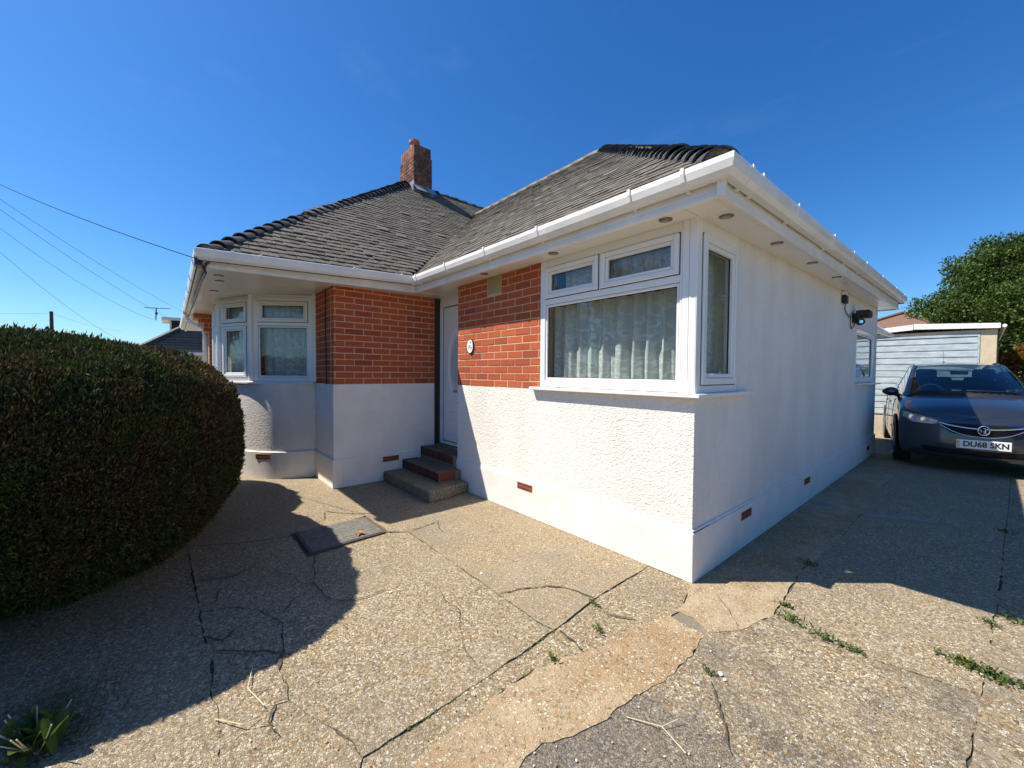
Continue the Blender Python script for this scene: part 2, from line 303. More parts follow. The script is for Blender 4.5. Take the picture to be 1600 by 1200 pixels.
MAT['cast_iron'] = simple('rusty_iron_rim', (.10, .075, .06), .7, var=.3, nscale=20)
MAT['moss'] = simple('moss_tuft', (.05,.075,.02), .95, var=.5, nscale=60, bump=.01, bscale=120)

# ------------------------------------------------------------------ object helpers
def setp(o, label=None, cat=None, group=None, kind=None):
    if label: o['label'] = label
    if cat: o['category'] = cat
    if group: o['group'] = group
    if kind: o['kind'] = kind
    return o
def empty(name, loc=(0,0,0), label=None, cat=None, group=None, rot=0.0):
    o = bpy.data.objects.new(name, None); o.location = loc; o.rotation_euler = (0, 0, rot); o.empty_display_size = .1
    col.objects.link(o); return setp(o, label, cat, group)
def link(name, me, parent=None, mat=None, M=None):
    o = bpy.data.objects.new(name, me); col.objects.link(o)
    if parent is not None: o.parent = parent
    if mat is not None and not me.materials: me.materials.append(mat)
    if M is not None: o.matrix_local = M
    return o
BOXF = [(0,3,2,1),(4,5,6,7),(0,1,5,4),(1,2,6,5),(2,3,7,6),(3,0,4,7)]
class MB:
    def __init__(s): s.v = []; s.f = []; s.mi = []; s.uv = None
    def add(s, vs, fs, mi=0):
        n = len(s.v); s.v += [tuple(x) for x in vs]; s.f += [tuple(i+n for i in f) for f in fs]; s.mi += [mi]*len(fs)
    def box(s, x0, x1, y0, y1, z0, z1, M=None, mi=0):
        vs = [Vector(q) for q in ((x0,y0,z0),(x1,y0,z0),(x1,y1,z0),(x0,y1,z0),(x0,y0,z1),(x1,y0,z1),(x1,y1,z1),(x0,y1,z1))]
        if M is not None: vs = [M @ q for q in vs]
        s.add(vs, BOXF if M is None or M.determinant() > 0 else [f[::-1] for f in BOXF], mi)
    def fbox(s, fr, u0, u1, n0, n1, z0, z1, mi=0):   # in a wall frame: along, outward, up
        s.box(u0, u1, n0, n1, z0, z1, fr, mi)
    def prism(s, pts, z0, z1, mi=0):                  # pts ccw
        n = len(pts)
        za = z0 if callable(z0) else (lambda x, y: z0); zb = z1 if callable(z1) else (lambda x, y: z1)
        vs = [(x, y, za(x, y)) for x, y in pts] + [(x, y, zb(x, y)) for x, y in pts]
        fs = [tuple(range(n-1, -1, -1)), tuple(range(n, 2*n))] + [(i, (i+1) % n, n+(i+1) % n, n+i) for i in range(n)]
        s.add(vs, fs, mi)
    def tube(s, pts, r, k=8, cap=True, mi=0):
        pts = [Vector(q) for q in pts]; n = len(pts); rs = r if isinstance(r, (list, tuple)) else [r]*n
        vs = []; up = Vector((0,0,1)); prev = None
        for i, q in enumerate(pts):
            t = (pts[min(i+1, n-1)] - pts[max(i-1, 0)]).normalized()
            a = t.cross(up if abs(t.z) < .95 else Vector((1,0,0))).normalized() if prev is None else (prev - t*prev.dot(t)).normalized()
            prev = a; b = t.cross(a)
            for j in range(k):
                th = 2*math.pi*j/k; vs.append(q + (a*math.cos(th) + b*math.sin(th))*rs[i])
        fs = [(i*k+j, i*k+(j+1) % k, (i+1)*k+(j+1) % k, (i+1)*k+j) for i in range(n-1) for j in range(k)]
        if cap: fs += [tuple(range(k-1, -1, -1)), tuple((n-1)*k+j for j in range(k))]
        s.add(vs, fs, mi)
    def grid(s, P, mi=0):                             # P[i][j]
        n, k = len(P), len(P[0]); s.add([q for row in P for q in row], [(i*k+j, i*k+j+1, (i+1)*k+j+1, (i+1)*k+j) for i in range(n-1) for j in range(k-1)], mi)
    def cyl(s, c, r, z0, z1, k=20, M=None, r2=None, mi=0):
        r2 = r if r2 is None else r2
        vs = [Vector((c[0]+r*math.cos(2*math.pi*j/k), c[1]+r*math.sin(2*math.pi*j/k), z0)) for j in range(k)] + [Vector((c[0]+r2*math.cos(2*math.pi*j/k), c[1]+r2*math.sin(2*math.pi*j/k), z1)) for j in range(k)]
        if M is not None: vs = [M @ q for q in vs]
        s.add(vs, [tuple(range(k-1, -1, -1)), tuple(range(k, 2*k))] + [(j, (j+1) % k, k+(j+1) % k, k+j) for j in range(k)], mi)
    def mesh(s, name, mats, smooth=False):
        me = bpy.data.meshes.new(name); me.from_pydata(s.v, [], s.f)
        for mt in (mats if isinstance(mats, (list, tuple)) else [mats]): me.materials.append(mt)
        if any(s.mi): me.polygons.foreach_set('material_index', s.mi)
        if smooth: me.polygons.foreach_set('use_smooth', [True]*len(s.f))
        me.update(); return me
    def build(s, name, mat, parent=None, smooth=False, bevel=0, fix=False):
        me = s.mesh(name, mat, smooth)
        if fix:
            bm = bmesh.new(); bm.from_mesh(me); bmesh.ops.remove_doubles(bm, verts=bm.verts, dist=1e-5); bmesh.ops.recalc_face_normals(bm, faces=bm.faces); bm.to_mesh(me); bm.free()
        o = link(name, me, parent)
        if bevel:
            b = o.modifiers.new('bevel', 'BEVEL'); b.width = bevel; b.segments = 1; b.limit_method = 'ANGLE'; b.angle_limit = R(40); b.harden_normals = False
        return o
def frame(o, U, N=None):
    U = Vector((U[0], U[1], 0)).normalized(); N = Vector((U.y, -U.x, 0)) if N is None else Vector((N[0], N[1], 0))
    M = Matrix(((U.x, N.x, 0, o[0]), (U.y, N.y, 0, o[1]), (0, 0, 1, 0), (0, 0, 0, 1))); return M
def smooth_by_angle(o, ang=35):
    me = o.data; me.polygons.foreach_set('use_smooth', [True]*len(me.polygons))
    me.set_sharp_from_angle(angle=R(ang))
SLABS={'A': [(-2.816, -2.559), (-2.619, -2.208), (-2.515, -1.881), (-2.008, -1.874), (-2.064, -1.228), (-1.974, -1.075), (-1.381, -1.082), (-1.034, -1.086), (-0.712, -1.087), (-0.544, -1.089), (-0.387, -1.095), (-0.238, -1.074), (-0.208, -1.511), (-0.193, -1.827), (-0.185, -2.066), (-0.188, -2.127), (-0.269, -2.131), (-0.379, -2.17), (-0.522, -2.235), (-0.65, -2.274), (-0.736, -2.257), (-0.861, -2.27), (-1.002, -2.23), (-1.249, -2.184), (-1.334, -2.213), (-1.465, -2.256), (-1.602, -2.372), (-1.661, -2.521), (-1.866, -2.531), (-2.321, -2.541)], 'E': [(-1.661, -2.521), (-1.602, -2.372), (-1.465, -2.256), (-1.334, -2.213), (-1.249, -2.184), (-1.002, -2.23), (-0.861, -2.27), (-0.736, -2.257), (-0.65, -2.274), (-0.522, -2.235), (-0.379, -2.17), (-0.269, -2.131), (-0.188, -2.127), (-0.093, -2.174), (0.064, -2.267), (-0.163, -2.536), (-0.467, -2.518), (-0.774, -2.503), (-0.845, -2.517), (-0.933, -2.521), (-1.244, -2.492), (-1.406, -2.525)], 'B': [(-1.974, -1.075), (-1.381, -1.082), (-1.034, -1.086), (-0.712, -1.087), (-0.544, -1.089), (-0.387, -1.095), (-0.238, -1.074), (-0.287, -0.669), (-0.302, 0.05), (-2.6, 0.05), (-2.6, 0.3), (-3.76, 0.3), (-3.76, -1.18), (-3.661, -1.756), (-3.565, -2.059), (-3.53, -2.466), (-5.6, -3.0), (-5.9, -3.6), (-3.9, -3.4), (-2.816, -2.559), (-2.619, -2.208), (-2.515, -1.881), (-2.589, -1.866), (-2.54, -1.557), (-2.599, -1.223), (-2.084, -1.208)], 'bay': [(-3.76, -1.18), (-3.9, -0.9), (-7.6, -0.9), (-9.5, -3.2), (-5.6, -3.0), (-3.53, -2.466), (-3.565, -2.059), (-3.661, -1.756)], 'D': [(-2.816, -2.559), (-2.321, -2.541), (-1.866, -2.531), (-1.406, -2.525), (-1.244, -2.492), (-0.933, -2.521), (-0.845, -2.517), (-0.774, -2.503), (-0.467, -2.518), (-0.163, -2.536), (-0.6, -4.6), (-2.5, -6.0), (-5.9, -6.0), (-5.9, -3.6), (-3.9, -3.4)], 'C': [(-0.238, -1.074), (-0.208, -1.511), (-0.193, -1.827), (-0.185, -2.066), (-0.188, -2.127), (-0.093, -2.174), (0.064, -2.267), (0.135, -2.181), (-0.038, -2.004), (-0.06, -1.95), (-0.072, -1.823), (-0.063, -1.711), (-0.069, -1.661), (-0.102, -1.513), (-0.096, -1.349), (-0.079, -1.223), (-0.024, -1.088), (0.012, -0.98), (0.02, -0.806), (0.042, -0.661), (0.102, -0.471), (0.113, -0.38), (0.02, -0.05), (0.02, 0.05), (-0.302, 0.05), (-0.287, -0.669)], 'T1': [(-0.038, -2.004), (-0.06, -1.95), (-0.072, -1.823), (-0.063, -1.711), (-0.069, -1.661), (-0.102, -1.513), (-0.096, -1.349), (-0.079, -1.223), (-0.024, -1.088), (0.012, -0.98), (0.02, -0.806), (0.042, -0.661), (0.102, -0.471), (0.204, -0.502), (0.284, -0.482), (0.334, -0.688), (0.328, -0.842), (0.306, -1.051), (0.274, -1.271), (0.249, -1.439), (0.186, -1.59), (0.186, -1.675), (0.201, -1.719), (0.303, -1.982), (0.135, -2.181)], 'G': [(0.102, -0.471), (0.113, -0.38), (0.197, -0.375), (0.307, -0.438), (0.284, -0.482), (0.204, -0.502)], 'T2': [(-0.05, -0.04), (-0.05, 7.4), (0.75, 7.4), (0.478, 5.179), (0.442, 3.944), (0.482, 2.832), (0.473, 2.365), (0.489, 1.726), (0.451, 1.152), (0.432, 0.697), (0.446, 0.579), (0.473, 0.164), (0.482, -0.005), (0.432, -0.185), (0.396, -0.314), (0.307, -0.438), (0.197, -0.375), (0.113, -0.38), (0.02, -0.05)], 'K': [(0.249, -1.439), (0.274, -1.271), (0.302, -1.106), (0.377, -1.079), (0.473, -1.114), (0.601, -1.082), (0.669, -1.111), (0.797, -1.396), (0.303, -1.982), (0.201, -1.719), (0.186, -1.675), (0.186, -1.59)], 'I': [(0.284, -0.482), (0.307, -0.438), (0.396, -0.314), (0.432, -0.185), (0.482, -0.005), (0.624, -0.032), (0.686, -0.056), (0.812, -0.044), (0.927, -0.034), (1.04, -0.003), (1.162, 0.022), (1.263, 0.042), (1.241, -0.333), (1.23, -0.498), (1.209, -0.907), (0.797, -1.396), (0.669, -1.111), (0.601, -1.082), (0.473, -1.114), (0.377, -1.079), (0.302, -1.106), (0.306, -1.051), (0.328, -0.842), (0.334, -0.688)], 'H': [(0.482, -0.005), (0.624, -0.032), (0.686, -0.056), (0.812, -0.044), (0.927, -0.034), (1.04, -0.003), (1.162, 0.022), (1.263, 0.042), (1.284, 0.394), (1.307, 0.929), (1.33, 1.195), (1.382, 2.568), (1.453, 4.146), (1.558, 7.008), (1.62, 7.4), (0.75, 7.4), (0.478, 5.179), (0.442, 3.944), (0.482, 2.832), (0.473, 2.365), (0.489, 1.726), (0.451, 1.152), (0.432, 0.697), (0.446, 0.579), (0.473, 0.164)], 'J': [(3.4, 7.4), (1.62, 7.4), (1.558, 7.008), (1.453, 4.146), (1.382, 2.568), (1.33, 1.195), (1.307, 0.929), (1.284, 0.394), (1.263, 0.042), (1.241, -0.333), (1.23, -0.498), (1.209, -0.907), (3.4, -2.6)]}
CRACKS=[([(-0.711, -1.085), (-0.663, -0.958), (-0.567, -0.794), (-0.495, -0.719), (-0.412, -0.691), (-0.289, -0.667)], 0.012), ([(-2.01, -1.835), (-1.586, -1.936), (-1.364, -1.934), (-1.241, -1.865), (-1.198, -1.738), (-1.203, -1.596)], 0.01), ([(-1.748, -2.015), (-1.658, -2.022), (-1.595, -1.983), (-1.586, -1.936)], 0.008), ([(-2.103, -2.521), (-2.01, -2.332), (-2.108, -2.182)], 0.014), ([(-1.002, -2.23), (-0.887, -2.262), (-0.861, -2.27)], 0.02), ([(-1.326, -2.176), (-1.461, -2.076), (-1.502, -1.957)], 0.009), ([(-1.374, -2.526), (-1.272, -2.45), (-1.354, -2.387)], 0.018), ([(-1.208, -2.499), (-1.083, -2.349), (-0.986, -2.247)], 0.014), ([(-1.04, -1.328), (-0.847, -1.381), (-0.707, -1.376), (-0.53, -1.482)], 0.004), ([(-0.866, -1.093), (-0.829, -1.181), (-0.818, -1.345)], 0.004), ([(-0.227, -0.746), (-0.128, -0.723), (0.001, -0.647)], 0.009), ([(-0.227, -1.061), (-0.103, -1.068), (-0.03, -1.086)], 0.012), ([(0.473, -0.796), (0.573, -0.93), (0.617, -1.005), (0.664, -1.098)], 0.012), ([(-1.98, -1.06), (-1.986, -0.93), (-2.004, -0.833), (-2.04, -0.752)], 0.01), ([(-2.04, -0.752), (-1.846, -0.851), (-1.771, -0.85)], 0.008), ([(-2.972, -1.481), (-2.868, -1.426), (-2.709, -1.301), (-2.64, -1.189), (-2.54, -1.095)], 0.012), ([(-2.972, -1.481), (-2.749, -1.565), (-2.703, -1.66)], 0.008), ([(-0.645, -2.268), (-0.655, -2.321), (-0.567, -2.358), (-0.478, -2.339), (-0.45, -2.367)], 0.01), ([(0.403, -0.306), (0.315, -0.187), (0.181, -0.035)], 0.004), ([(-1.886, -2.22), (-1.864, -2.073), (-1.748, -2.015)], 0.006), ([(-1.887, -2.408), (-1.67, -2.473)], 0.01), ([(-0.53, -1.482), (-0.451, -1.527), (-0.304, -1.558)], 0.004)]
WEEDS=[(0.568, 0.024, 0.09), (0.489, 0.163, 0.05), (0.73, -0.028, 0.07), (0.835, -0.031, 0.05), (1.205, 0.273, 0.09), (1.256, 0.242, 0.11), (1.317, 0.242, 0.1), (1.402, 0.979, 0.09), (-0.246, -0.721, 0.03), (-0.081, -0.894, 0.04), (-0.087, -1.246, 0.035), (0.436, -0.744, 0.025), (0.435, 0.906, 0.07), (1.403, 3.009, 0.06), (1.29, 0.845, 0.05)]
PATCH_A = [(0.494, 2.639), (0.706, 2.898), (0.978, 2.954), (1.001, 2.828), (0.81, 2.75), (0.524, 2.535)]
PATCH_B = [(0.023, 2.73), (0.131, 2.792), (0.234, 2.75), (0.222, 2.64), (0.087, 2.603)]
# ================================================================== SETTING
def gz(y): return 0.0 if y < 7.4 else min((y-7.4)*.055, .34)
g = MB()
ring = [(-900,-900), (900,-900), (900,900), (-900,900)]
g.add([(x, y, -.05) for x, y in ring], [(0,1,2,3)])
setp(g.build('ground', MAT['grass' if False else 'soil']), kind='structure')
# driveway bed (dirt that shows in the joints)
b = MB(); b.prism([(-9.6,-7), (6,-7), (6,7.4), (-9.6,7.4)], -.045, -.009)
drive = setp(b.build('driveway', MAT['dirt']), kind='structure')

def inset(poly, d):
    n = len(poly); A = sum(poly[i][0]*poly[(i+1)%n][1]-poly[(i+1)%n][0]*poly[i][1] for i in range(n))
    if A < 0: poly = poly[::-1]
    out = []
    for i in range(n):
        p0, p1, p2 = Vector(poly[i-1]), Vector(poly[i]), Vector(poly[(i+1) % n])
        e1 = (p1-p0).normalized(); e2 = (p2-p1).normalized()
        n1 = Vector((-e1.y, e1.x)); n2 = Vector((-e2.y, e2.x)); q = n1+n2
        q = q/max(.5, q.dot(q)/2) if q.length > .2 else n1
        out.append(tuple(p1 + q*d))
    return out
def ragged(poly, step, amp, rs):
    out = []; n = len(poly)
    for i in range(n):
        a = Vector(poly[i]); c = Vector(poly[(i+1) % n]); Lg = (c-a).length; out.append(tuple(a))
        if max(abs(a.x), abs(a.y+1)) > 3.4 and max(abs(c.x), abs(c.y+1)) > 3.4: continue
        k = max(1, int(Lg/step)); nn = Vector((-(c-a).y, (c-a).x)).normalized()
        off = 0
        for j in range(1, k):
            off = off*.55 + rs.uniform(-amp, amp); q = a.lerp(c, j/k) + nn*off; out.append((q.x, q.y))
    return out
def slab(key, mat, gap, amp, top=0.0, label=None):
    rs = random.Random(sum(map(ord, key)))
    poly = ragged(inset(SLABS[key], gap), .035, amp, rs)
    bm = bmesh.new(); vs = [bm.verts.new((x, y, top)) for x, y in poly]; f = bm.faces.new(vs)
    r = bmesh.ops.extrude_face_region(bm, geom=[f]); dn = [v for v in r['geom'] if isinstance(v, bmesh.types.BMVert)]
    for v in dn: v.co.z = -.03
    bmesh.ops.recalc_face_normals(bm, faces=bm.faces)
    me = bpy.data.meshes.new('concrete_slab'); bm.to_mesh(me); bm.free(); me.materials.append(mat)
    o = link('concrete_slab', me, drive)
    if label: o['label'] = label
    return o
slab('A', MAT['agg_a'], .003, .005); slab('E', MAT['agg_a'], .001, .008, -.003); slab('D', MAT['agg_a'], .002, .008, -.002)
slab('B', MAT['agg_b'], .004, .003, .001, 'smooth worn tan concrete slab'); slab('bay', MAT['agg_b'], .006, .003, -.001)
slab('C', MAT['agg_c'], .004, .006, -.003); slab('T1', MAT['sandy'], -.003, .010, .002, 'sandy orange concrete strip'); slab('T2', MAT['sandy'], -.002, .009, .0015, 'sandy orange concrete strip')
slab('G', MAT['grey_patch'], .002, .008, -.004); slab('K', MAT['agg_i'], -.012, .001, -.0025, 'dark lichen covered concrete slab')
slab('I', MAT['agg_i'], .002, .009, -.001); slab('H', MAT['agg_h'], .002, .006, 0.0); slab('J', MAT['agg_j'], .002, .006, .001)
# rest of the drive up to the garage, and the apron behind the viewer
b = MB(); b.add([(-3,7.41,0), (3.6,7.41,0), (3.6,13.6,.34), (-3,13.6,.34), (-3,7.41,-.06), (3.6,7.41,-.06), (3.6,13.6,.2), (-3,13.6,.2)], [(0,1,2,3), (4,7,6,5), (0,4,5,1), (2,6,7,3), (1,5,6,2), (0,3,7,4)])
link('concrete_slab', b.mesh('concrete_slab', MAT['agg_h']), drive)
b = MB(); b.prism([(-.65,-4.7), (.0,-2.45), (3.4,-2.66), (3.5,-7), (-2.5,-7)], -.03, -.002); link('concrete_slab', b.mesh('concrete_slab', MAT['agg_i']), drive)
b = MB(); b.prism([(3.41,-6.9), (5.9,-6.9), (5.9,7.39), (3.41,7.39)], -.03, .0); link('concrete_slab', b.mesh('concrete_slab', MAT['agg_h']), drive)  # unseen slab added to bounce light onto the shaded side wall
for pp in (PATCH_A, PATCH_B): b = MB(); b.prism(pp[::-1], -.005, .0045); link('cement_patch', b.mesh('cement_patch', MAT['beige_cement']), drive)
# cracks: jagged dirt-filled splits
b = MB(); rs = random.Random(3)
for pts, w in CRACKS:
    L_ = []
    for i in range(len(pts)-1):
        a = Vector(pts[i]); c = Vector(pts[i+1]); k = max(1, int((c-a).length/.022))
        for j in range(k): L_.append(a.lerp(c, j/k))
    L_.append(Vector(pts[-1])); n = len(L_)
    if n < 3: continue
    cur = 0; P = []
    for i, q in enumerate(L_):
        t = (L_[min(i+1, n-1)]-L_[max(i-1, 0)]).normalized(); nn = Vector((-t.y, t.x)); cur = cur*.7 + rs.uniform(-.006, .006)
        ww = w*.5*(.35+rs.random()*.9)*min(1, .3+min(i, n-1-i)*.4); c0 = q + nn*cur
        P.append([(c0.x-nn.x*ww, c0.y-nn.y*ww, .0075), (c0.x+nn.x*ww, c0.y+nn.y*ww, .0075)])
    b.grid(P)
link('crack_filling', b.mesh('crack_filling', MAT['dirt']), drive)['kind'] = 'stuff'

# ================================================================== BUNGALOW
house = empty('bungalow', (-3, 1, 0), 'white rendered and red brick bungalow with hipped tile roof and wrap-around corner window', 'house')
HI = Matrix.Translation((3, -1, 0))        # parts are modelled in world coordinates
def part(mb, name, mat, parent=house, **k):
    o = mb.build(name, mat, parent, **k)
    if parent is house: o.matrix_local = HI
    return o
XW, YW, ZB, ZS, PL = -3.726, -1.182, 1.238, 2.42, .345
def zdrop(y): return -.026*max(0, -y-.345)      # the left wing's eaves fall slightly towards the front
fr_front = frame((0, 0), (1, 0)); fr_side = frame((0, 0), (0, 1)); fr_wing = frame((XW, 0), (0, 1)); fr_ret = frame((0, YW), (1, 0))
TW = .22
# --- rendered walls
b = MB()
b.fbox(fr_front, -2.876, 0, -TW, 0, PL, ZB)                      # under brick and window
b.fbox(fr_front, -1.462, 0, -TW, -.001, ZB, 1.262)
b.fbox(fr_side, TW, .69, -TW, 0, PL, 1.262)
b.fbox(fr_side, .69, 5.16, -TW, 0, PL, ZS+.16); b.fbox(fr_side, 5.16, 6.66, -TW, 0, PL, 1.27); b.fbox(fr_side, 5.16, 6.66, -TW, 0, 2.10, ZS+.16); b.fbox(fr_side, 6.66, 6.98, -TW, 0, PL, ZS+.16)
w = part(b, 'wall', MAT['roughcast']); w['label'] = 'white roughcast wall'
b = MB(); b.fbox(fr_front, -2.876, 0.018, -TW, .020, 0, PL-.012); b.fbox(fr_front, -2.876, .012, -TW, .012, PL-.012, PL+.006)
b.fbox(fr_side, .0, 6.98, -.1, .020, 0, PL-.012); b.fbox(fr_side, TW, 6.98, -.1, .012, PL-.012, PL+.006)
part(b, 'plinth', MAT['plinth'], bevel=.004)
b = MB()
b.fbox(fr_wing, YW+TW, .163, -TW, -.001, PL, ZB); b.fbox(fr_ret, -4.50, XW-.001, -TW, 0, PL, ZB)
part(b, 'wall', MAT['plinth'])['label'] = 'smooth white painted wall beside the steps'
b = MB(); b.fbox(fr_wing, YW+.1, .18, -TW, .014, 0, PL); b.fbox(fr_ret, -4.52, XW+.014, -.1, .016, 0, PL); part(b, 'plinth', MAT['plinth'], bevel=.004)
# inner shell: back walls, ceiling, floor (keeps the rooms dark)
b = MB(); b.prism([(-11.3,6.9), (-.22,6.9), (-.22,6.98), (-11.3,6.98)], 0, 2.7); b.prism([(-11.4,-1.0), (-11.3,-1.0), (-11.3,6.98), (-11.4,6.98)], 0, 2.7)
b.prism([(-11.3,.26), (XW-.2,.26), (XW-.2,.32), (-11.3,.32)], 0, 2.45) ; b.prism([(-2.87,2.4), (-.22,2.4), (-.22,2.46), (-2.87,2.46)], 0, 2.45); b.prism([(-2.86,.25), (-2.80,.25), (-2.80,6.9), (-2.86,6.9)], 0, 2.45); b.prism([(-3.75,.35), (-2.86,.35), (-2.86,.41), (-3.75,.41)], 0, 2.45)
b.prism([(-.22,4.9), (-2.6,4.9), (-2.6,4.84), (-.22,4.84)], 0, 2.45)

part(b, 'inner_wall', MAT['dark_room'])
b = MB(); b.prism([(-11.3,-.8), (-3.95,-.8), (-3.95,.3), (-2.9,.3), (-2.9,.02), (-.02,.02), (-.02,6.9), (-11.3,6.9)], 2.44, 2.46); b.prism([(-11.3,-1.1), (-3.95,-1.1), (-3.95,.3), (-2.9,.3), (-2.9,.22), (-.22,.22), (-.22,6.9), (-11.3,6.9)], .42, .44)
part(b, 'ceiling', MAT['dark_room'])
# --- brick panels
unit = MB(); unit.box(-.5, .5, -.5, .5, -.5, .5)
def brick_mesh(mat, L_=.215, D=.1, H=.065):
    x = MB(); x.box(-L_/2, L_/2, -D/2, D/2, -H/2, H/2); me = x.mesh('brick', mat)
    bm = bmesh.new(); bm.from_mesh(me); bmesh.ops.bevel(bm, geom=list(bm.edges), offset=.0025, segments=1, affect='EDGES'); bm.to_mesh(me); bm.free(); return me
BR = brick_mesh(MAT['brick'])
def rotM(fr):   # proper rotation version of a wall frame
    U = fr.col[0].to_3d(); Z = Vector((0,0,1)); return Matrix((U, Z.cross(U), Z)).transposed().to_4x4()
def bricks(parent, fr, u0, u1, z0, z1, joint, mesh=BR, cr=.075, ln=.225, mort=.0098, proud=.0, holes=(), seed=1, P0=None):
    rs = random.Random(seed); rm = rotM(fr); k = 0; z = z0; full = mesh.vertices
    Lm = max(v.co.x for v in full)*2
    while z < z1 - .02:
        h = min(cr, z1 - z); j = joint + (ln/2 if k % 2 else 0); a = j + ln*math.floor((u0-j)/ln)
        while a < u1 - .01:
            s, e = max(a, u0), min(a+ln, u1)
            for hh in holes:
                if z < hh[3]-.02 and z+h > hh[2]+.02:
                    if s < hh[0] < e: e = hh[0]
                    elif hh[0] <= s < hh[1]: s = min(e, hh[1])
            if e - s > .018:
                c = fr @ Vector(((s+e)/2 + rs.uniform(-.0012, .0012), -.05 + proud + rs.uniform(-.0015, .0015), z+h/2 + rs.uniform(-.0012, .0012)))
                o = link('brick', mesh, parent)
                sx = (e-s-mort)/Lm; sz = (h-mort)/.065
                o.matrix_local = Matrix.Translation(c) @ rm @ Matrix.Diagonal((sx, 1, sz, 1))
            a += ln
        z += cr; k += 1
def bpanel(nm, fr, u0, u1, z0, z1, joint, holes=(), seed=1, d=TW, e=0):
    b = MB(); b.fbox(fr, u0+e, u1, -d, -.0035, z0, z1); o = part(b, nm, MAT['mortar']); o['label'] = 'red brick wall panel'
    bricks(o, fr, u0, u1, z0, z1, joint, holes=holes, seed=seed); return o
bpanel('brick_wall', fr_front, -2.876, -1.462, ZB, ZS, -2.616, holes=[(-2.29, -2.05, 2.235, 2.43)], seed=1)
bpanel('brick_wall', fr_wing, YW, .163, ZB, ZS, -1.047, seed=2, e=.006)
bpanel('brick_wall', fr_ret, -4.50, XW-.112, ZB, ZS, XW-.112-.1125, seed=3)
# quoin ends so the corner shows brick on both faces
b = MB(); b.fbox(fr_front, -2.285, -2.052, -.03, .001, 2.237, 2.419); part(b, 'vent_cover', MAT['beige'], bevel=.003)['label'] = 'beige plastered ventilator high in the brickwork'
# dark maroon strip in the door reveal
b = MB(); b.fbox(fr_wing, .166, .236, -.1, .004, .385, ZS); part(b, 'door_reveal_strip', MAT['dark_maroon'])
# --- front door (faces the viewer, mostly hidden behind the corner)
fr_door = frame((0, .245), (1, 0))
b = MB(); b.fbox(fr_door, -3.722, -3.655, -.06, .0, .40, 2.36); b.fbox(fr_door, -2.94, -2.876, -.06, .0, .40, 2.36); b.fbox(fr_door, -3.655, -2.94, -.06, .0, 2.29, 2.36); b.fbox(fr_door, -3.655, -2.94, -.06, .0, .40, .44); b.fbox(fr_door, -3.722, -2.876, -.06, -.004, 2.36, 2.43)
dfrm = part(b, 'door_frame', MAT['upvc'], bevel=.004)
b = MB(); b.fbox(fr_door, -3.645, -2.95, -.055, -.014, .45, 2.28); door = part(b, 'door', MAT['upvc'], bevel=.003)
b = MB(); b.fbox(fr_door, -3.653, -3.645, -.05, -.012, .442, 2.288); b.fbox(fr_door, -3.645, -2.95, -.05, -.012, 2.28, 2.288); b.fbox(fr_door, -3.645, -2.95, -.05, -.012, .442, .45); b.build('seal', MAT['seal'], door)
for (r0, r1, mt, nm, n_) in ((.275, .255, 'upvc', 'moulding', -.004), (.20, .0, 'glass', 'oval_pane', -.010)):
    b = MB(); K = 40; cx, cz, asp = -3.24, 1.50, 1.9
    if r1:
        for a_, c_, na, nb in ((r0, r0-.01, -.014, n_), (r0-.01, r1+.01, n_, n_), (r1+.01, r1, n_, -.014)):
            b.grid([[fr_door @ Vector((cx+a_*math.cos(t), na, cz+a_*asp*math.sin(t))), fr_door @ Vector((cx+c_*math.cos(t), nb, cz+c_*asp*math.sin(t)))] for t in [2*math.pi*i/K for i in range(K+1)]])
    else:
        b.add([fr_door @ Vector((cx+r0*math.cos(2*math.pi*i/K), n_, cz+r0*asp*math.sin(2*math.pi*i/K))) for i in range(K)], [tuple(range(K))])
    b.build(nm, MAT[mt], door, smooth=True)
b = MB()
for zc, hh in ((.66, .10), (.93, .07)): 
    for s_ in (0, 1): b.fbox(fr_door, -3.52+s_*.0, -3.02, -.014, -.006, zc+hh*(1 if s_ else -1)-.01, zc+hh*(1 if s_ else -1)+.01)
    b.fbox(fr_door, -3.54, -3.52, -.014, -.006, zc-hh-.01, zc+hh+.01); b.fbox(fr_door, -3.02, -3.0, -.014, -.006, zc-hh-.01, zc+hh+.01)
b.build('moulding', MAT['upvc'], door, bevel=.004)
b = MB(); b.fbox(fr_door, -3.38, -3.12, -.014, .002, 1.12, 1.16); b.build('letter_plate', MAT['steel'], door, bevel=.003)
b = MB(); b.fbox(fr_door, -3.0, -2.975, -.014, .03, 1.30, 1.33); b.fbox(fr_door, -3.09, -3.0, .02, .034, 1.305, 1.325); b.build('handle', MAT['steel'], door, bevel=.003)
# --- steps
st = empty('doorstep', (-3.2, -.2, 0), 'three steps up to the front door, concrete below and brick above', 'steps')
SI = Matrix.Translation((3.2, .2, 0))
b = MB(); b.prism([(XW+.016, -.585), (-2.525, -.572), (-2.60, -.021), (-2.877, -.021), (XW+.016, -.021)], 0, .122)
o = b.build('concrete_step', MAT['step_conc'], st, bevel=.012); o.matrix_local = SI
b = MB(); b.prism([(XW+.016, -.320), (-2.765, -.320), (-2.765, -.0215), (XW+.016, -.0215)], .122, .232)
mid = b.build('step_bed', MAT['mortar_dark'], st); mid.matrix_local = SI
b = MB(); b.prism([(XW+.016, -.055), (-2.877, -.055), (-2.877, .24), (XW+.016, .24)], .122, .376)
topb = b.build('step_bed', MAT['mortar_dark'], st); topb.matrix_local = SI
BD = brick_mesh(MAT['brick_dark'], .215, .066, .10); BT = brick_mesh(MAT['brick_top'], .215, .066, .012); BRe = brick_mesh(MAT['brick_end'], .215, .1, .1)
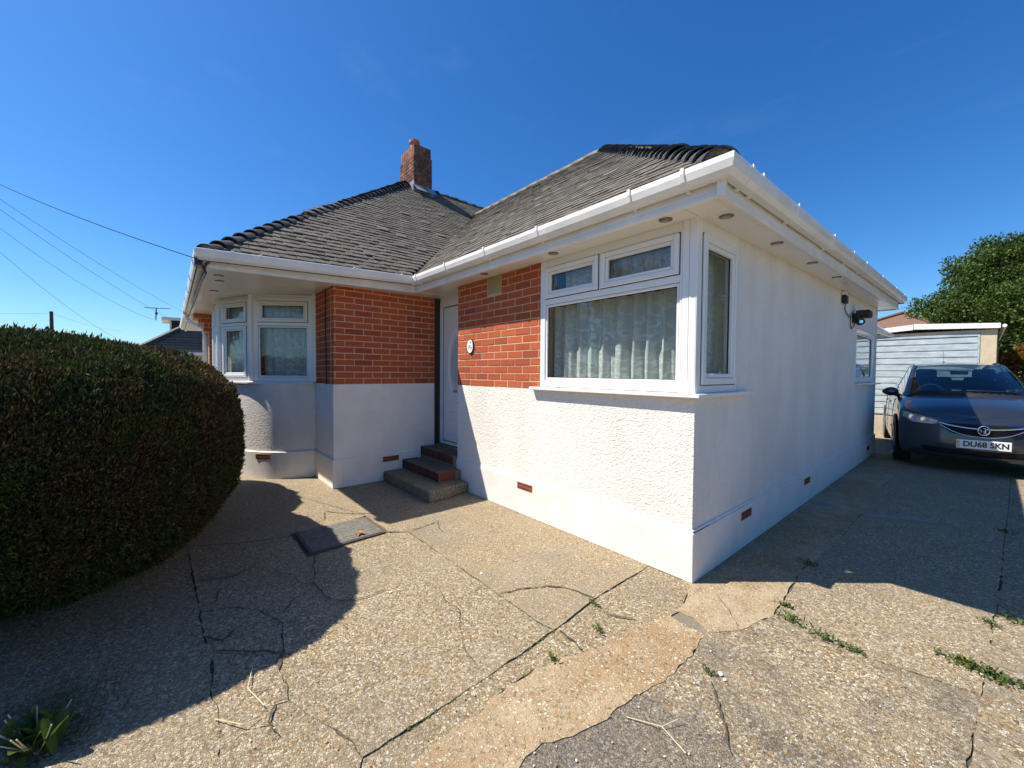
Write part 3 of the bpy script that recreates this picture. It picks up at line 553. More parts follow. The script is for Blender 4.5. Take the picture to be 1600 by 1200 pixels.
def edge_bricks(par, x0, x1, yf, zt, depth):
    n = int(round((x1-x0)/.0755)); pw = (x1-x0)/n
    for i in range(n):
        o = link('brick', BD, par); o.matrix_local = Matrix.Translation((x0+pw*(i+.5), yf+.1075-.004, zt-.052)) @ Matrix.Rotation(R(90)+random.uniform(-.01, .01), 4, 'Z') @ Matrix.Diagonal((1, (pw-.011)/.066, 1, 1))
        o = link('brick', BT, par); o.matrix_local = Matrix.Translation((x0+pw*(i+.5), yf+.1075-.006, zt-.000+random.uniform(-.001, .001))) @ Matrix.Rotation(R(90), 4, 'Z') @ Matrix.Diagonal((1.02, (pw-.009)/.066, 1, 1))
edge_bricks(mid, XW+.02, -2.765, -.320, .236, .215); edge_bricks(topb, XW+.02, -2.88, -.055, .380, .215)
o = link('brick', BRe, mid); o.matrix_local = Matrix.Translation((-2.765-.046, -.205, .182)) @ Matrix.Rotation(R(90), 4, 'Z'); o['label'] = 'clean red end brick'
b = MB(); b.prism([(XW+.02, .165), (-2.88, .165), (-2.88, .24), (XW+.02, .24)], .376, .392); b.build('threshold', MAT['step_conc'], topb)

# --- windows
def bars(b, fr, u0, u1, z0, z1, w, n0, n1, wt=None):
    wt = w if wt is None else wt
    b.fbox(fr, u0, u0+w, n0, n1, z0, z1); b.fbox(fr, u1-w, u1, n0, n1, z0, z1); b.fbox(fr, u0+w, u1-w, n0, n1, z0, z0+w); b.fbox(fr, u0+w, u1-w, n0, n1, z1-wt, z1)
def light(win, fr, u0, u1, z0, z1, sash, n=0.0, sw=.062):
    """one light: an opening sash with its own frame, or a fixed pane with beads"""
    P = MB()
    if sash:
        bars(P, fr, u0, u1, z0, z1, sw*.62, n-.03, n+.016); s_ = P.build('sash', MAT['upvc'], win, bevel=.005)
        Q = MB(); bars(Q, fr, u0+sw*.62, u1-sw*.62, z0+sw*.62, z1-sw*.62, sw*.42, n-.03, n+.006); Q.build('bead', MAT['upvc'], win, bevel=.006)
        Q = MB(); bars(Q, fr, u0-.005, u1+.005, z0-.005, z1+.005, .006, n-.02, n+.002); Q.build('seal', MAT['seal'], win)
        gi = sw
    else:
        gi = .022; bars(P, fr, u0, u1, z0, z1, gi, n-.03, n-.008); P.build('bead', MAT['upvc'], win, bevel=.005)
    Q = MB(); bars(Q, fr, u0+gi-.001, u1-gi+.001, z0+gi-.001, z1-gi+.001, .006, n-.028, n-.018); Q.build('seal', MAT['seal'], win)
    Q = MB(); Q.add([fr @ Vector(v) for v in ((u0+gi, n-.024, z0+gi), (u1-gi, n-.024, z0+gi), (u1-gi, n-.024, z1-gi), (u0+gi, n-.024, z1-gi))], [(0,1,2,3)]); Q.build('pane', MAT['glass'], win)
def winpart(mb, label): o = part(mb, 'window', MAT['upvc'], bevel=.004); o['label'] = label; return o
# wrap-around corner window, front leaf
b = MB(); fr = fr_front
b.fbox(fr, -1.462, -1.400, -.06, .0, 1.262, 2.43); b.fbox(fr, -.118, -.1, -.06, 0, 1.262, 2.43)
b.fbox(fr, -1.400, -.118, -.06, 0, 1.268, 1.325); b.fbox(fr, -1.400, -.118, -.06, 0, 2.352, 2.43); b.fbox(fr, -1.400, -.118, -.06, 0, 2.018, 2.068); b.fbox(fr, -.795, -.775, -.06, 0, 2.068, 2.352)
win = winpart(b, 'front corner window with net curtain')
light(win, fr, -1.397, -.121, 1.328, 2.015, False); b = MB(); bars(b, fr, -1.397, -.121, 1.328, 2.015, .034, -.05, -.012); 
light(win, fr, -1.396, -.799, 2.072, 2.348, True); light(win, fr, -.771, -.122, 2.072, 2.348, True)
b = MB(); b.fbox(fr, -.099, -.052, -.1, .004, 1.262, 2.432); b.fbox(fr, -.050, -.002, -.1, .007, 1.262, 2.432); b.fbox(fr_side, -.005, .0525, -.05, .004, 1.262, 2.432)
part(b, 'corner_post', MAT['upvc'], bevel=.003)
# side leaf
b = MB(); fr = fr_side
b.fbox(fr, .053, .072, -.06, 0, 1.262, 2.46); b.fbox(fr, .655, .690, -.06, 0, 1.262, 2.46); b.fbox(fr, .072, .655, -.06, 0, 1.262, 1.315); b.fbox(fr, .072, .655, -.06, 0, 2.335, 2.46)
win2 = winpart(b, 'tall side leaf of the corner window'); light(win2, fr, .076, .651, 1.319, 2.331, True, sw=.075)
b = MB(); b.prism([(-1.555,-.058), (.056,-.058), (.056,.875), (.0,.875), (.0,.0), (-1.555,.0)], 1.235, 1.262); part(b, 'window_sill', MAT['upvc'], bevel=.004)
# far side window
b = MB(); b.fbox(fr, 5.165, 5.235, -.06, 0, 1.275, 2.095); b.fbox(fr, 6.585, 6.655, -.06, 0, 1.275, 2.095); b.fbox(fr, 5.235, 6.585, -.06, 0, 1.275, 1.345); b.fbox(fr, 5.235, 6.585, -.06, 0, 2.03, 2.095)
win3 = winpart(b, 'window at the far end of the side wall'); light(win3, fr, 5.238, 6.582, 1.348, 2.027, False)
b = MB(); b.fbox(fr, 5.10, 7.05, .0, .06, 1.238, 1.265); part(b, 'window_sill', MAT['upvc'], bevel=.004)
# bay
BV = [(-4.48,-1.19), (-4.95,-1.84), (-5.55,-2.13), (-6.25,-2.13), (-6.85,-1.84), (-7.32,-1.19)]
base = [(-4.493,-1.10), (-4.555,-1.39), (-4.683,-1.624), (-4.892,-1.808), (-5.20,-1.975), (-5.55,-2.075), (-5.9,-2.105)]
base = base + [(-11.8-x, y) for x, y in base[:-1][::-1]]
b = MB(); n_ = len(base)
def bay_ring(off, z):
    out = []
    for i, (x, y) in enumerate(base):
        t = Vector(base[min(i+1, n_-1)])-Vector(base[max(i-1, 0)]); nn = Vector((-t.y, t.x)).normalized(); nn = nn if nn.y < 0 or i in (0, n_-1) else -nn
        out.append((x+nn.x*off, y+nn.y*off, z))
    return out
t0 = Vector(base[1])-Vector(base[0]); sgn = 1 if Vector((-t0.y, t0.x)).x > 0 else -1
def bay_ring(off, z):
    out = []
    for i, (x, y) in enumerate(base):
        t = (Vector(base[min(i+1, n_-1)])-Vector(base[max(i-1, 0)])).normalized(); nn = Vector((-t.y, t.x))*sgn
        out.append((x+nn.x*off, y+nn.y*off, z))
    return out
def refine(P, k=14):
    P = [Vector(q) for q in P]; out = []
    for i in range(len(P)-1):
        p0, p1, p2, p3 = P[max(i-1, 0)], P[i], P[i+1], P[min(i+2, len(P)-1)]
        for j in range(k):
            t = j/k; out.append(.5*((2*p1) + (p2-p0)*t + (2*p0-5*p1+4*p2-p3)*t*t + (3*p1-p0-3*p2+p3)*t**3))
    out.append(P[-1]); return out
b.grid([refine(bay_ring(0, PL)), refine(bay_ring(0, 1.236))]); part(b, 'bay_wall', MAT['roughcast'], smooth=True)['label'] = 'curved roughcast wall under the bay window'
b = MB(); b.grid([refine(bay_ring(.022, 0)), refine(bay_ring(.022, PL-.006)), refine(bay_ring(.014, PL+.004)), refine(bay_ring(-.03, PL+.006))]); part(b, 'plinth', MAT['plinth'])
def offpoly(P, d):
    out = []
    for i, (x, y) in enumerate(P):
        t = (Vector(P[min(i+1, len(P)-1)])-Vector(P[max(i-1, 0)])).normalized(); nn = Vector((-t.y, t.x))*sgn; out.append((x+nn.x*d, y+nn.y*d))
    return out
b = MB(); oo = offpoly(BV, .062); ii = offpoly(BV, -.12); b.prism(oo[::-1] + ii, 1.228, 1.254); part(b, 'window_sill', MAT['upvc'], bevel=.004, fix=True)
for i in range(5):
    a, c = Vector(BV[i]), Vector(BV[i+1]); Lf = (c-a).length; U = (a-c).normalized(); fr = frame((c.x, c.y), (U.x, U.y)); zt = ZS+zdrop((a.y+c.y)/2)
    b = MB(); b.fbox(fr, .03, .085, -.06, 0, 1.256, zt-.03); b.fbox(fr, Lf-.085, Lf-.03, -.06, 0, 1.256, zt-.03); b.fbox(fr, .085, Lf-.085, -.06, 0, 1.256, 1.31); b.fbox(fr, .085, Lf-.085, -.06, 0, zt-.085, zt-.03); b.fbox(fr, .085, Lf-.085, -.06, 0, 1.985, 2.03)
    bars(b, fr, .0, Lf, 1.2555, zt, .028, -.055, -.003)
    w_ = winpart(b, None) if False else part(b, 'window', MAT['upvc'], bevel=.004)
    light(w_, fr, .088, Lf-.088, 1.313, 1.982, i in (1, 3), sw=.055); light(w_, fr, .088, Lf-.088, 2.033, zt-.088, i in (0, 1, 3, 4), sw=.052)
for x, y in BV: b = MB(); b.cyl((x, y), .034, 1.256, ZS+zdrop(y), 10); part(b, 'corner_post', MAT['upvc'])
# net curtains hang behind the panes: things of their own
def curtain(fr, u0, u1, z0, z1, n, label, folds=9, amp=.03, seed=1):
    rs = random.Random(seed); cols_ = int((u1-u0)*110); rows = 7; P = []; uvs = []
    ph = rs.uniform(0, 6); fq = [rs.uniform(.75, 1.3) for _ in range(40)]
    def wave(u):
        t = (u-u0)/(u1-u0)*folds; k = int(t); return math.sin(2*math.pi*t*1.0 + ph + .8*math.sin(t*1.7+ph))*fq[k % 40]*amp + .010*math.sin(2*math.pi*t*2.3)
    b = MB()
    for j in range(rows+1):
        v = j/rows; row = []
        for i in range(cols_+1):
            u = u0+(u1-u0)*i/cols_; row.append(fr @ Vector((u, n + wave(u)*(1-.35*v), z0+(z1-z0)*v)))
        P.append(row)
    b.grid(P); me = b.mesh('net_curtain', MAT['lace'], smooth=True); ul = me.uv_layers.new(name='uv'); k = cols_+1
    for lp in me.loops:
        vi = lp.vertex_index; ul.data[lp.index].uv = ((vi % k)/cols_*(u1-u0)*1.25, (vi//k)/rows)
    o = link('net_curtain', me); return setp(o, label, 'curtain', 'white lace net curtains behind the windows')
curtain(fr_front, -1.42, -.15, 1.30, 2.02, -.17, 'wide lace net curtain behind the large pane of the corner window', 9, .035, 4)
curtain(fr_front, -1.30, -.17, 2.03, 2.40, -.17, 'gathered top of the net curtain behind the two fanlights', 12, .02, 9)
curtain(fr_side, .16, .62, 1.30, 2.38, -.15, 'net curtain behind the tall side leaf of the corner window', 6, .02, 5)
for i, nm in ((0, 'net curtain in the bay pane nearest the brick wall'), (1, 'net curtain behind the second bay casement from the brick wall'), (2, 'net curtain in the middle of the bay')):
    a, c = Vector(BV[i]), Vector(BV[i+1]); U = (a-c).normalized(); fr = frame((c.x, c.y), (U.x, U.y)); curtain(fr, .09, (a-c).length-.07, 1.27, 2.36, -.13, nm, 5, .025, 20+i)
# --- party wall with corbelled brick head beyond the bay
frp = frame((-7.45, 0), (0, 1))
b = MB(); b.fbox(frp, -2.13, -1.19, -.215, -.007, 0, 2.05); b.fbox(frp, -2.20, -1.19, -.215, -.007, 2.05, 2.15); b.fbox(frp, -2.27, -1.19, -.215, -.007, 2.15, 2.26); b.fbox(frp, -2.34, -1.19, -.215, -.007, 2.26, 2.385)
o = part(b, 'corbelled_pier', MAT['mortar'])
for k in range(15):
    z = 1.238 + .075*k; y0 = -2.13 - (.07 if k > 10 else 0) - (.07 if k > 12 else 0) - (.06 if k > 13 else 0)
    bricks(o, frp, y0, -1.2, z, z+.075, -2.13+(.1125 if k % 2 else 0), seed=30+k)
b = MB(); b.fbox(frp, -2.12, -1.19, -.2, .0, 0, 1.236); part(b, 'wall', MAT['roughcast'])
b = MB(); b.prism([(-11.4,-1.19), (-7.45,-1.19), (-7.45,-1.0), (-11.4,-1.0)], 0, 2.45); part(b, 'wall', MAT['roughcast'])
# --- airbricks low in the plinth
def airbrick(fr, u, z, lab):
    b = MB(); W_, H_ = .215, .066; b.fbox(fr, u-W_/2, u+W_/2, -.02, .0225, z-H_/2, z+H_/2)
    o = part(b, 'air_brick', MAT['terracotta']); o['label'] = lab
    q = MB()
    for r_ in (-1, 1):
        for k in range(9): q.fbox(fr, u-W_/2+.014+k*.0215, u-W_/2+.026+k*.0215, .0215, .0235, z+r_*.016-.009, z+r_*.016+.009)
    q.build('vent_hole', MAT['seal'], o)
airbrick(fr_front, -1.64, .278, 'terracotta air brick under the corner window'); airbrick(fr_side, .90, .262, 'air brick nearest the corner on the side wall')
airbrick(fr_side, 2.65, .234, 'middle air brick of the side wall'); airbrick(fr_side, 6.28, .17, 'farthest air brick of the side wall')
airbrick(fr_wing, -.48, .272, 'air brick beside the steps')
a, c = Vector(base[2]), Vector(base[3]); U = (a-c).normalized(); airbrick(frame((c.x-.03*U.y*-1, c.y), (U.x, U.y)), .12, .285, 'air brick under the bay')

# --- eaves: soffit boards, fascia, gutter
EO, FO = .345, .24                  # gutter lip and fascia overhang
def rise(y): return .022*max(0, y)  # the side eaves climb slightly towards the rear
YE = 7.0
def zside(x, y): return ZS + rise(y)
b_ = []
def soffit(poly, zf):
    b = MB(); b.prism(poly, lambda x, y: zf(x, y), lambda x, y: zf(x, y)+.012); part(b, 'soffit_board', MAT['soffit'], bevel=.0015, fix=True)
G2 = .0015
xs = [-3.486, -2.3, -.95, -.001]
for i in range(3): soffit([(xs[i]+G2, -FO), (xs[i+1]-G2, -FO), (xs[i+1]-G2, .0), (xs[i]+G2, .0)] if i else [(xs[0], -FO), (xs[1]-G2, -FO), (xs[1]-G2, .0), (-2.876, .0), (-2.876, .26), (xs[0], .26)], lambda x, y: ZS)
ys = [.0, 1.55, 3.3, 4.85, 6.4, YE]
soffit([(.0+G2, -FO), (FO, -FO), (FO, .0-G2), (.0+G2, .0-G2)], lambda x, y: ZS)
for i in range(5): soffit([(.0, ys[i]+G2), (FO, ys[i]+G2), (FO, ys[i+1]-G2), (.0, ys[i+1]-G2)], zside)
soffit([(-3.0, 6.99), (FO, 6.99), (FO, 7.24), (-3.0, 7.24)], lambda x, y: ZS+rise(7))
zw = lambda x, y: ZS + zdrop(y)
soffit([(XW, YW), (-3.486-G2, YW), (-3.486-G2, .26), (XW, .26)], zw)
soffit([(XW-.01, YW-G2), (-3.486-G2, YW-G2), (-3.486, -2.36), (-4.3, -2.36), (-4.3, YW-G2)][::-1], zw)
for x0, x1 in ((-5.1,-4.3), (-5.9,-5.1), (-6.7,-5.9), (-7.5,-6.7), (-8.7,-7.5), (-10,-8.7), (-11.4,-10)): soffit([(x0+G2, -2.36), (x1-G2, -2.36), (x1-G2, YW), (x0+G2, YW)], zw)
# fascia boards (a flat board with a moulded lower edge)
def board(b, A, B, n, z0a, z0b, h, t=.018, proud=0.0):
    A, B = Vector(A), Vector(B); U = (B-A).normalized(); N = Vector((n[0], n[1]))
    q = [A+N*(proud-t), B+N*(proud-t), B+N*proud, A+N*proud]
    vs = [(q[0].x, q[0].y, z0a), (q[1].x, q[1].y, z0b), (q[2].x, q[2].y, z0b), (q[3].x, q[3].y, z0a), (q[0].x, q[0].y, z0a+h), (q[1].x, q[1].y, z0b+h), (q[2].x, q[2].y, z0b+h), (q[3].x, q[3].y, z0a+h)]
    b.add(vs, BOXF)
def fascia(A, B, n, dza, dzb):
    b = MB(); board(b, A, B, n, 2.44+dza, 2.44+dzb, .10, .018); board(b, A, B, n, 2.402+dza, 2.402+dzb, .037, .03, .006); board(b, A, B, n, 2.408+dza, 2.408+dzb, .012, .01, .012)
    return part(b, 'fascia', MAT['gutter'], bevel=.003, fix=True)
fascia((-3.486, -FO), (FO, -FO), (0,-1), 0, 0); fascia((FO, -FO), (FO, 3.25), (1,0), 0, rise(3.25)); fascia((FO, 3.254), (FO, 7.24), (1,0), rise(3.254), rise(7.24)); fascia((FO, 7.24), (-3, 7.24), (0,1), rise(7.24), rise(7.24))
fascia((-3.486, -2.36), (-3.486, -FO), (1,0), zdrop(-2.36), 0); fascia((-11.4, -2.36), (-3.486, -2.36), (0,-1), zdrop(-2.36), zdrop(-2.36))
b = MB(); b.box(.222, .2645, -.2645, -.222, 2.403, 2.541); part(b, 'fascia', MAT['gutter'], bevel=.003)
# gutter: square-lipped section swept along a run
GP = [(.0, .0), (.0, -.012), (.004, -.085), (.018, -.098), (.062, -.098), (.088, -.070), (.100, -.030), (.100, .0), (.094, .004), (.094, -.028), (.083, -.066), (.060, -.092), (.02, -.092), (.008, -.08), (.006, 0)]
def gutter(A, B, n, za, zb, mitreA=0, mitreB=0, name='gutter', scale=1.0, off=.004):
    A, B = Vector(A), Vector(B); U = (B-A).normalized(); N = Vector((n[0], n[1])); rows = []
    for P_, z, mt, sg in ((A, za, mitreA, -1), (B, zb, mitreB, 1)):
        rows.append([( (P_+N*(off+q[0]*scale)+U*sg*mt*(q[0]*scale+off)).x, (P_+N*(off+q[0]*scale)+U*sg*mt*(q[0]*scale+off)).y, z+(q[1] if scale == 1 else -.049+(q[1]+.049)*scale)) for q in GP + [GP[0]]])
    b = MB(); b.grid(rows); k = len(GP)
    b.add([rows[0][i] for i in range(k)], [tuple(range(k))]); b.add([rows[1][i] for i in range(k)], [tuple(range(k-1, -1, -1))])
    return part(b, name, MAT['gutter'], fix=True)
ZG = 2.583
def zgs(y): return ZG + .026*max(0, y+.3)
gutter((-3.486+.0, -FO), (FO, -FO), (0,-1), ZG, ZG, -1, 1)
gutter((FO, -FO), (FO, 7.3), (1,0), ZG, zgs(7.3), 1, 0)
gutter((-3.486, -2.36), (-3.486, -FO), (1,0), ZG-.085, ZG-.002, 1, -1)
gutter((-11.4, -2.36), (-3.486, -2.36), (0,-1), ZG-.105, ZG-.085, 0, 1)
def bracket(P_, n, z, wide=.022):
    P_ = Vector(P_); N = Vector((n[0], n[1])); U = Vector((-N.y, N.x))
    gutter(P_-U*wide/2, P_+U*wide/2, n, z+.003, z+.003, name='gutter_bracket', scale=1.10, off=.001)
    b = MB(); fr_ = frame((P_.x, P_.y), (U.x, U.y), (N.x, N.y)); b.fbox(fr_, -.009, .009, 0, .03, z-.112, z-.098); part(b, 'gutter_bracket', MAT['gutter'])
for x in (-3.30, -2.62, -1.90, -1.17, -.30, .06): bracket((x, -FO), (0,-1), ZG)
for y in (-.07, .10, .82, 1.90, 2.75, 3.45, 4.6, 5.9, 6.9): bracket((FO, y), (1,0), zgs(y))
for y in (-2.18, -1.95, -1.05, -.48): bracket((-3.486, y), (1,0), ZG-.0+zdrop(y)*1.55)
for x in (-3.8, -4.7, -5.6, -6.6, -7.7): bracket((x, -2.36), (0,-1), ZG-.09)
for x, w_ in ((-3.372, .05), (.17, .045)): pass
# downlights in the soffit
def downlight(x, y, z):
    b = MB(); b.cyl((x, y), .044, z-.005, z+.004, 20); o = part(b, 'downlight', MAT['brown_lamp']); q = MB(); q.cyl((x, y), .027, z-.008, z-.0055, 16); q.build('lens', MAT['steel'], o)
for x, y in ((-1.18,-.13), (-.165,-.115), (.122,.13), (.14,1.063), (.15,2.05), (.15,3.04), (-2.15,-.15), (-4.18,-2.22), (-3.88,-2.25), (-4.9,-2.22)): downlight(x, y, (ZS+rise(y)) if y > -1 else ZS+zdrop(y))
# downpipe with swan neck at the far end of the front gutter
b = MB(); b.tube([(-7.95,-2.42,2.49), (-7.95,-2.42,2.33), (-7.9,-2.36,2.24), (-7.72,-2.2,2.15), (-7.68,-2.17,2.08), (-7.68,-2.17,.1)], .036, 12); b.cyl((-7.95,-2.42), .05, 2.40, 2.50, 14); b.cyl((-7.68,-2.17), .043, 2.05, 2.12, 14)
part(b, 'downpipe', MAT['gutter'], smooth=True)

# ------------------------------------------------------------------ roof
SL = .790
ZE1, ZE2 = 2.528, 2.505
YR = 3.03; XR = -7.4
def zf(x, y): return ZE1 + SL*(y+EO)                       # front slope of the right part
def d_w(x): return -3.376 - x
def zwing(x, y):                                             # wing slope facing the drive
    d = d_w(x); q = min(1, max(0, d/4)); return (ZE2 - .04*max(0, -y-EO))*(1-q) + ZE2*q + SL*d
def zfw(x, y): return 2.42 + (SL+.021)*(y+2.47)              # wing slope facing the street
ZR = zf(0, YR); ZW = zwing(XR, 1.5)
b = MB(); T = -.03
b.add([(EO-.03, -EO+.03, zf(0, -EO)+T), (-3.376, -EO+.03, zf(0, -EO)+T), (-6.75, YR, ZR+T), (-3.03, YR, ZR+T)], [(0,3,2,1)])
b.add([(EO-.03, -EO+.03, ZE1+T), (-3.03, YR, ZR+T), (EO-.03, 7.3, 2.70+T)], [(0,2,1)])
b.add([(EO-.03, 7.3, 2.7+T), (-3.03, YR, ZR+T), (-6.75, YR, ZR+T), (-11.4, 7.3, 2.6+T)], [(0,3,2,1)])
YA = 1.56
b.add([(-3.376-.03, -2.47+.03, 2.42+T), (XR, YA, ZW+T), (XR, YR+.6, ZW+T), (-6.75, YR, ZR+T), (-3.40, -EO, ZE2+T)], [(0,4,3,2,1)])
b.add([(-3.40, -2.44, 2.42+T), (-11.4, -2.44, 2.42+T), (XR, YA, ZW+T)], [(0,2,1)])
b.add([(-11.4, -2.44, 2.42+T), (-11.4, 7.3, 2.6+T), (XR, YR+.6, ZW+T), (XR, YA, ZW+T)], [(0,1,2,3)])
roof = part(b, 'roof', MAT['underlay'])
TMB = MB(); TMB.box(-.0805, .0805, 0, .165, -.0075, .0075); TILE = TMB.mesh('tile', MAT['tile'])
tv = np.array([v.co[:] for v in TILE.vertices]); 
cand = []
def tiles(o, U, V, S, test, gauge=.1, wid=.166, s0=.02, smax=6, umin=-12, umax=12, seed=0, tilt=6.0):
    """courses of plain tiles: o origin on the eaves, U along, V up the slope (3d), S offset normal"""
    rs = random.Random(seed); U, V = Vector(U).normalized(), Vector(V).normalized(); N = U.cross(V).normalized()
    if N.z < 0: N = -N
    k = 0; s = s0
    while s < smax:
        u = umin + (wid/2 if k % 2 else 0) + rs.uniform(-.003, .003)
        while u < umax:
            P_ = Vector(o) + U*u + V*s
            if test(P_.x, P_.y):
                til = R(tilt) + rs.gauss(0, .012); yaw = rs.gauss(0, .008); lift = .020 + abs(rs.gauss(0, .0022))
                if rs.random() < .02: lift += .008; yaw += rs.uniform(-.05, .05)
                v2 = (V*math.cos(til) - N*math.sin(til)); n2 = (N*math.cos(til) + V*math.sin(til)); u2 = U*math.cos(yaw) + v2*math.sin(yaw); v2 = n2.cross(u2) if n2.cross(u2).dot(v2) > 0 else -n2.cross(u2)
                m4 = Matrix((u2, v2, n2)).transposed().to_4x4(); m4.translation = P_ + N*lift + V*rs.gauss(0, .004)
                cand.append(m4)
            u += wid
        s += gauge; k += 1
# front slope (right part)
sv = Vector((0, 1, SL)).normalized()
tiles((0, -EO, ZE1), (1,0,0), sv, 0, lambda x, y: y < YR and x < EO - (y+EO) - .06 and (x > -3.376 or (y+EO) >= d_w(x)-.02), s0=.052, umin=-7, umax=.5, seed=1, tilt=3.6)
# wing slope: built row by row, following the dropped eaves near the front
_n = len(cand)
sv = Vector((-1, 0, SL)).normalized()
tiles((-3.376, 0, ZE2), (0,1,0), sv, 0, lambda x, y: x > XR and d_w(x) >= (y+EO)-.02 and y > -2.47 + d_w(x) + .06 and y < YR+.7, s0=.052, umin=-2.6, umax=4, seed=2)
for m4 in cand[_n:]:
    x, y = m4.translation.x, m4.translation.y; d = d_w(x); m4.translation.z -= .04*max(0, -y-EO)*(1-min(1, max(0, d/4)))
# wing slope to the street
tiles((0, -2.47, 2.42), (1,0,0), Vector((0, 1, SL+.021)).normalized(), 0, lambda x, y: x < -3.376-(y+2.47)-.10 and x > -11.4+(y+2.47), s0=.07, umin=-11.4, umax=-3.3, seed=3)
# side slope over the side wall
tiles((EO, 0, ZE1), (0,1,0.022), Vector((-1, 0, SL)).normalized(), 0, lambda x, y: y > -EO + (EO-x) + .10 and x > -3.03 and y < 7.3 - (EO-x)*1.25, s0=.08, umin=-.4, umax=7.3, seed=4)
def area(m4):
    q = [m4 @ Vector(v) for v in ((-.08,0,0), (.08,0,0), (.08,.1,0), (-.08,.1,0))]; s = []
    for v in q:
        d = v-CAM; t = d.dot(_F)
        if t < .3: return 0
        s.append((d.dot(_R2)/t, d.dot(_U2)/t))
    if not all(abs(a_[0]) < 1.29 and abs(a_[1]) < .97 for a_ in s): return 0
    a_ = sum(s[i][0]*s[(i+1)%4][1]-s[(i+1)%4][0]*s[i][1] for i in range(4))
    nz_ = m4.col[2].to_3d(); return abs(a_) if nz_.dot(CAM - m4.translation) > 0 or True else 0
vis = [(area(m4) if m4.translation.x > -7.5 and m4.translation.y < 3.1 else 0) for m4 in cand]
# slopes that face away from the viewer cannot show
for i, m4 in enumerate(cand):
    if m4.col[2].to_3d().dot(CAM - m4.translation) < -.9 : vis[i] = 0
order = sorted(range(len(cand)), key=lambda i: -vis[i]); near = set(order[:290])
rest = np.array([np.array(cand[i]) for i in range(len(cand)) if i not in near])
for i in near:
    o = link('tile', TILE, roof); o.matrix_local = cand[i]
V_ = np.einsum('nij,kj->nki', rest[:, :3, :3], tv) + rest[:, None, :3, 3]
me = bpy.data.meshes.new('tile_field'); fs = np.array(BOXF); nT = len(rest)
allf = (fs[None] + (np.arange(nT)*8)[:, None, None]).reshape(-1, 4)
me.from_pydata(V_.reshape(-1, 3).tolist(), [], allf.tolist()); me.materials.append(MAT['tile_i'])
link('tile', me, roof)['kind'] = 'stuff'
# bonnet hip tiles and ridge tiles
def bonnet_mesh(r0, r1, Lg, th=.012, arc=86, mat=None, k=12):
    b = MB(); P = []
    for r_ in ((0, r0), (1, r1)):
        P.append([((r_[1])*math.sin(R(a_)), Lg*r_[0], (r_[1])*math.cos(R(a_))*.92) for a_ in np.linspace(-arc, arc, k)])
    Q = [[(x*(1-th/.12), y, z-th) for x, y, z in row] for row in P]
    b.grid(P); b.grid([q[::-1] for q in Q]); b.grid([P[0][::-1], Q[0][::-1]]); b.grid([P[1], Q[1]])
    b.grid([[P[0][0], P[1][0]], [Q[0][0], Q[1][0]]]); b.grid([[P[1][-1], P[0][-1]], [Q[1][-1], Q[0][-1]]])
    me = b.mesh('hip_tile', mat, smooth=False); return me
HT = bonnet_mesh(.115, .092, .25, mat=MAT['hip'])
mm = MB()
def hipline(A, B, step, mesh, up, name, lift=-.030, pitch=.13, s0=.0, seed=0, mortar_end=True):
    A, B = Vector(A), Vector(B); D = (B-A); Lg = D.length; D = D.normalized(); rs = random.Random(seed); X = D.cross(Vector((0,0,1))).normalized(); n = int((Lg-s0)/step)
    for i in range(n):
        c = A + D*(s0+step*i); V = (D - Vector((0,0,1))*0); Nn = X.cross(D).normalized()
        tl = pitch + rs.gauss(0, .02); v2 = D*math.cos(tl) - Nn*math.sin(tl); n2 = Nn*math.cos(tl) + D*math.sin(tl); yw = rs.gauss(0, .02); x2 = X*math.cos(yw)+v2*math.sin(yw); v2 = n2.cross(x2)
        m4 = Matrix((x2, v2, n2)).transposed().to_4x4(); m4.translation = c + Nn*(lift+rs.gauss(0, .004))
        o = link(name, mesh, roof); o.matrix_local = m4
        if i == 0 and mortar_end:
            K = [(.104*math.sin(R(a_)), .02, .104*math.cos(R(a_))*.9) for a_ in np.linspace(-88, 88, 12)]; mm.add([m4 @ Vector(q) for q in K], [tuple(range(12))])
hipline((EO-.03, -EO+.03, ZE1+.02), (-3.03, YR, ZR+.01), .165, HT, 0, 'hip_tile', seed=1, s0=.125)
hipline((-3.376-.05, -2.47+.05, 2.455), (XR+.03, YA-.03, ZW+.02), .170, HT, 0, 'hip_tile', seed=2, s0=.06)
RT = bonnet_mesh(.12, .112, .32, mat=MAT['ridge_mortar']); RTd = bonnet_mesh(.12, .11, .30, mat=MAT['hip'])
hipline((-6.7, YR, ZR+.0), (-3.0, YR, ZR+.0), .30, RT, 0, 'ridge_tile', lift=-.055, pitch=.02, seed=3)
hipline((XR, YR+.9, ZW-.01), (XR, YA+.1, ZW+.02), .27, RTd, 0, 'ridge_tile', lift=-.05, pitch=.09, seed=4)
mb_ = mm.build('mortar_bedding', MAT['ridge_mortar'], roof); mb_['kind'] = 'stuff'
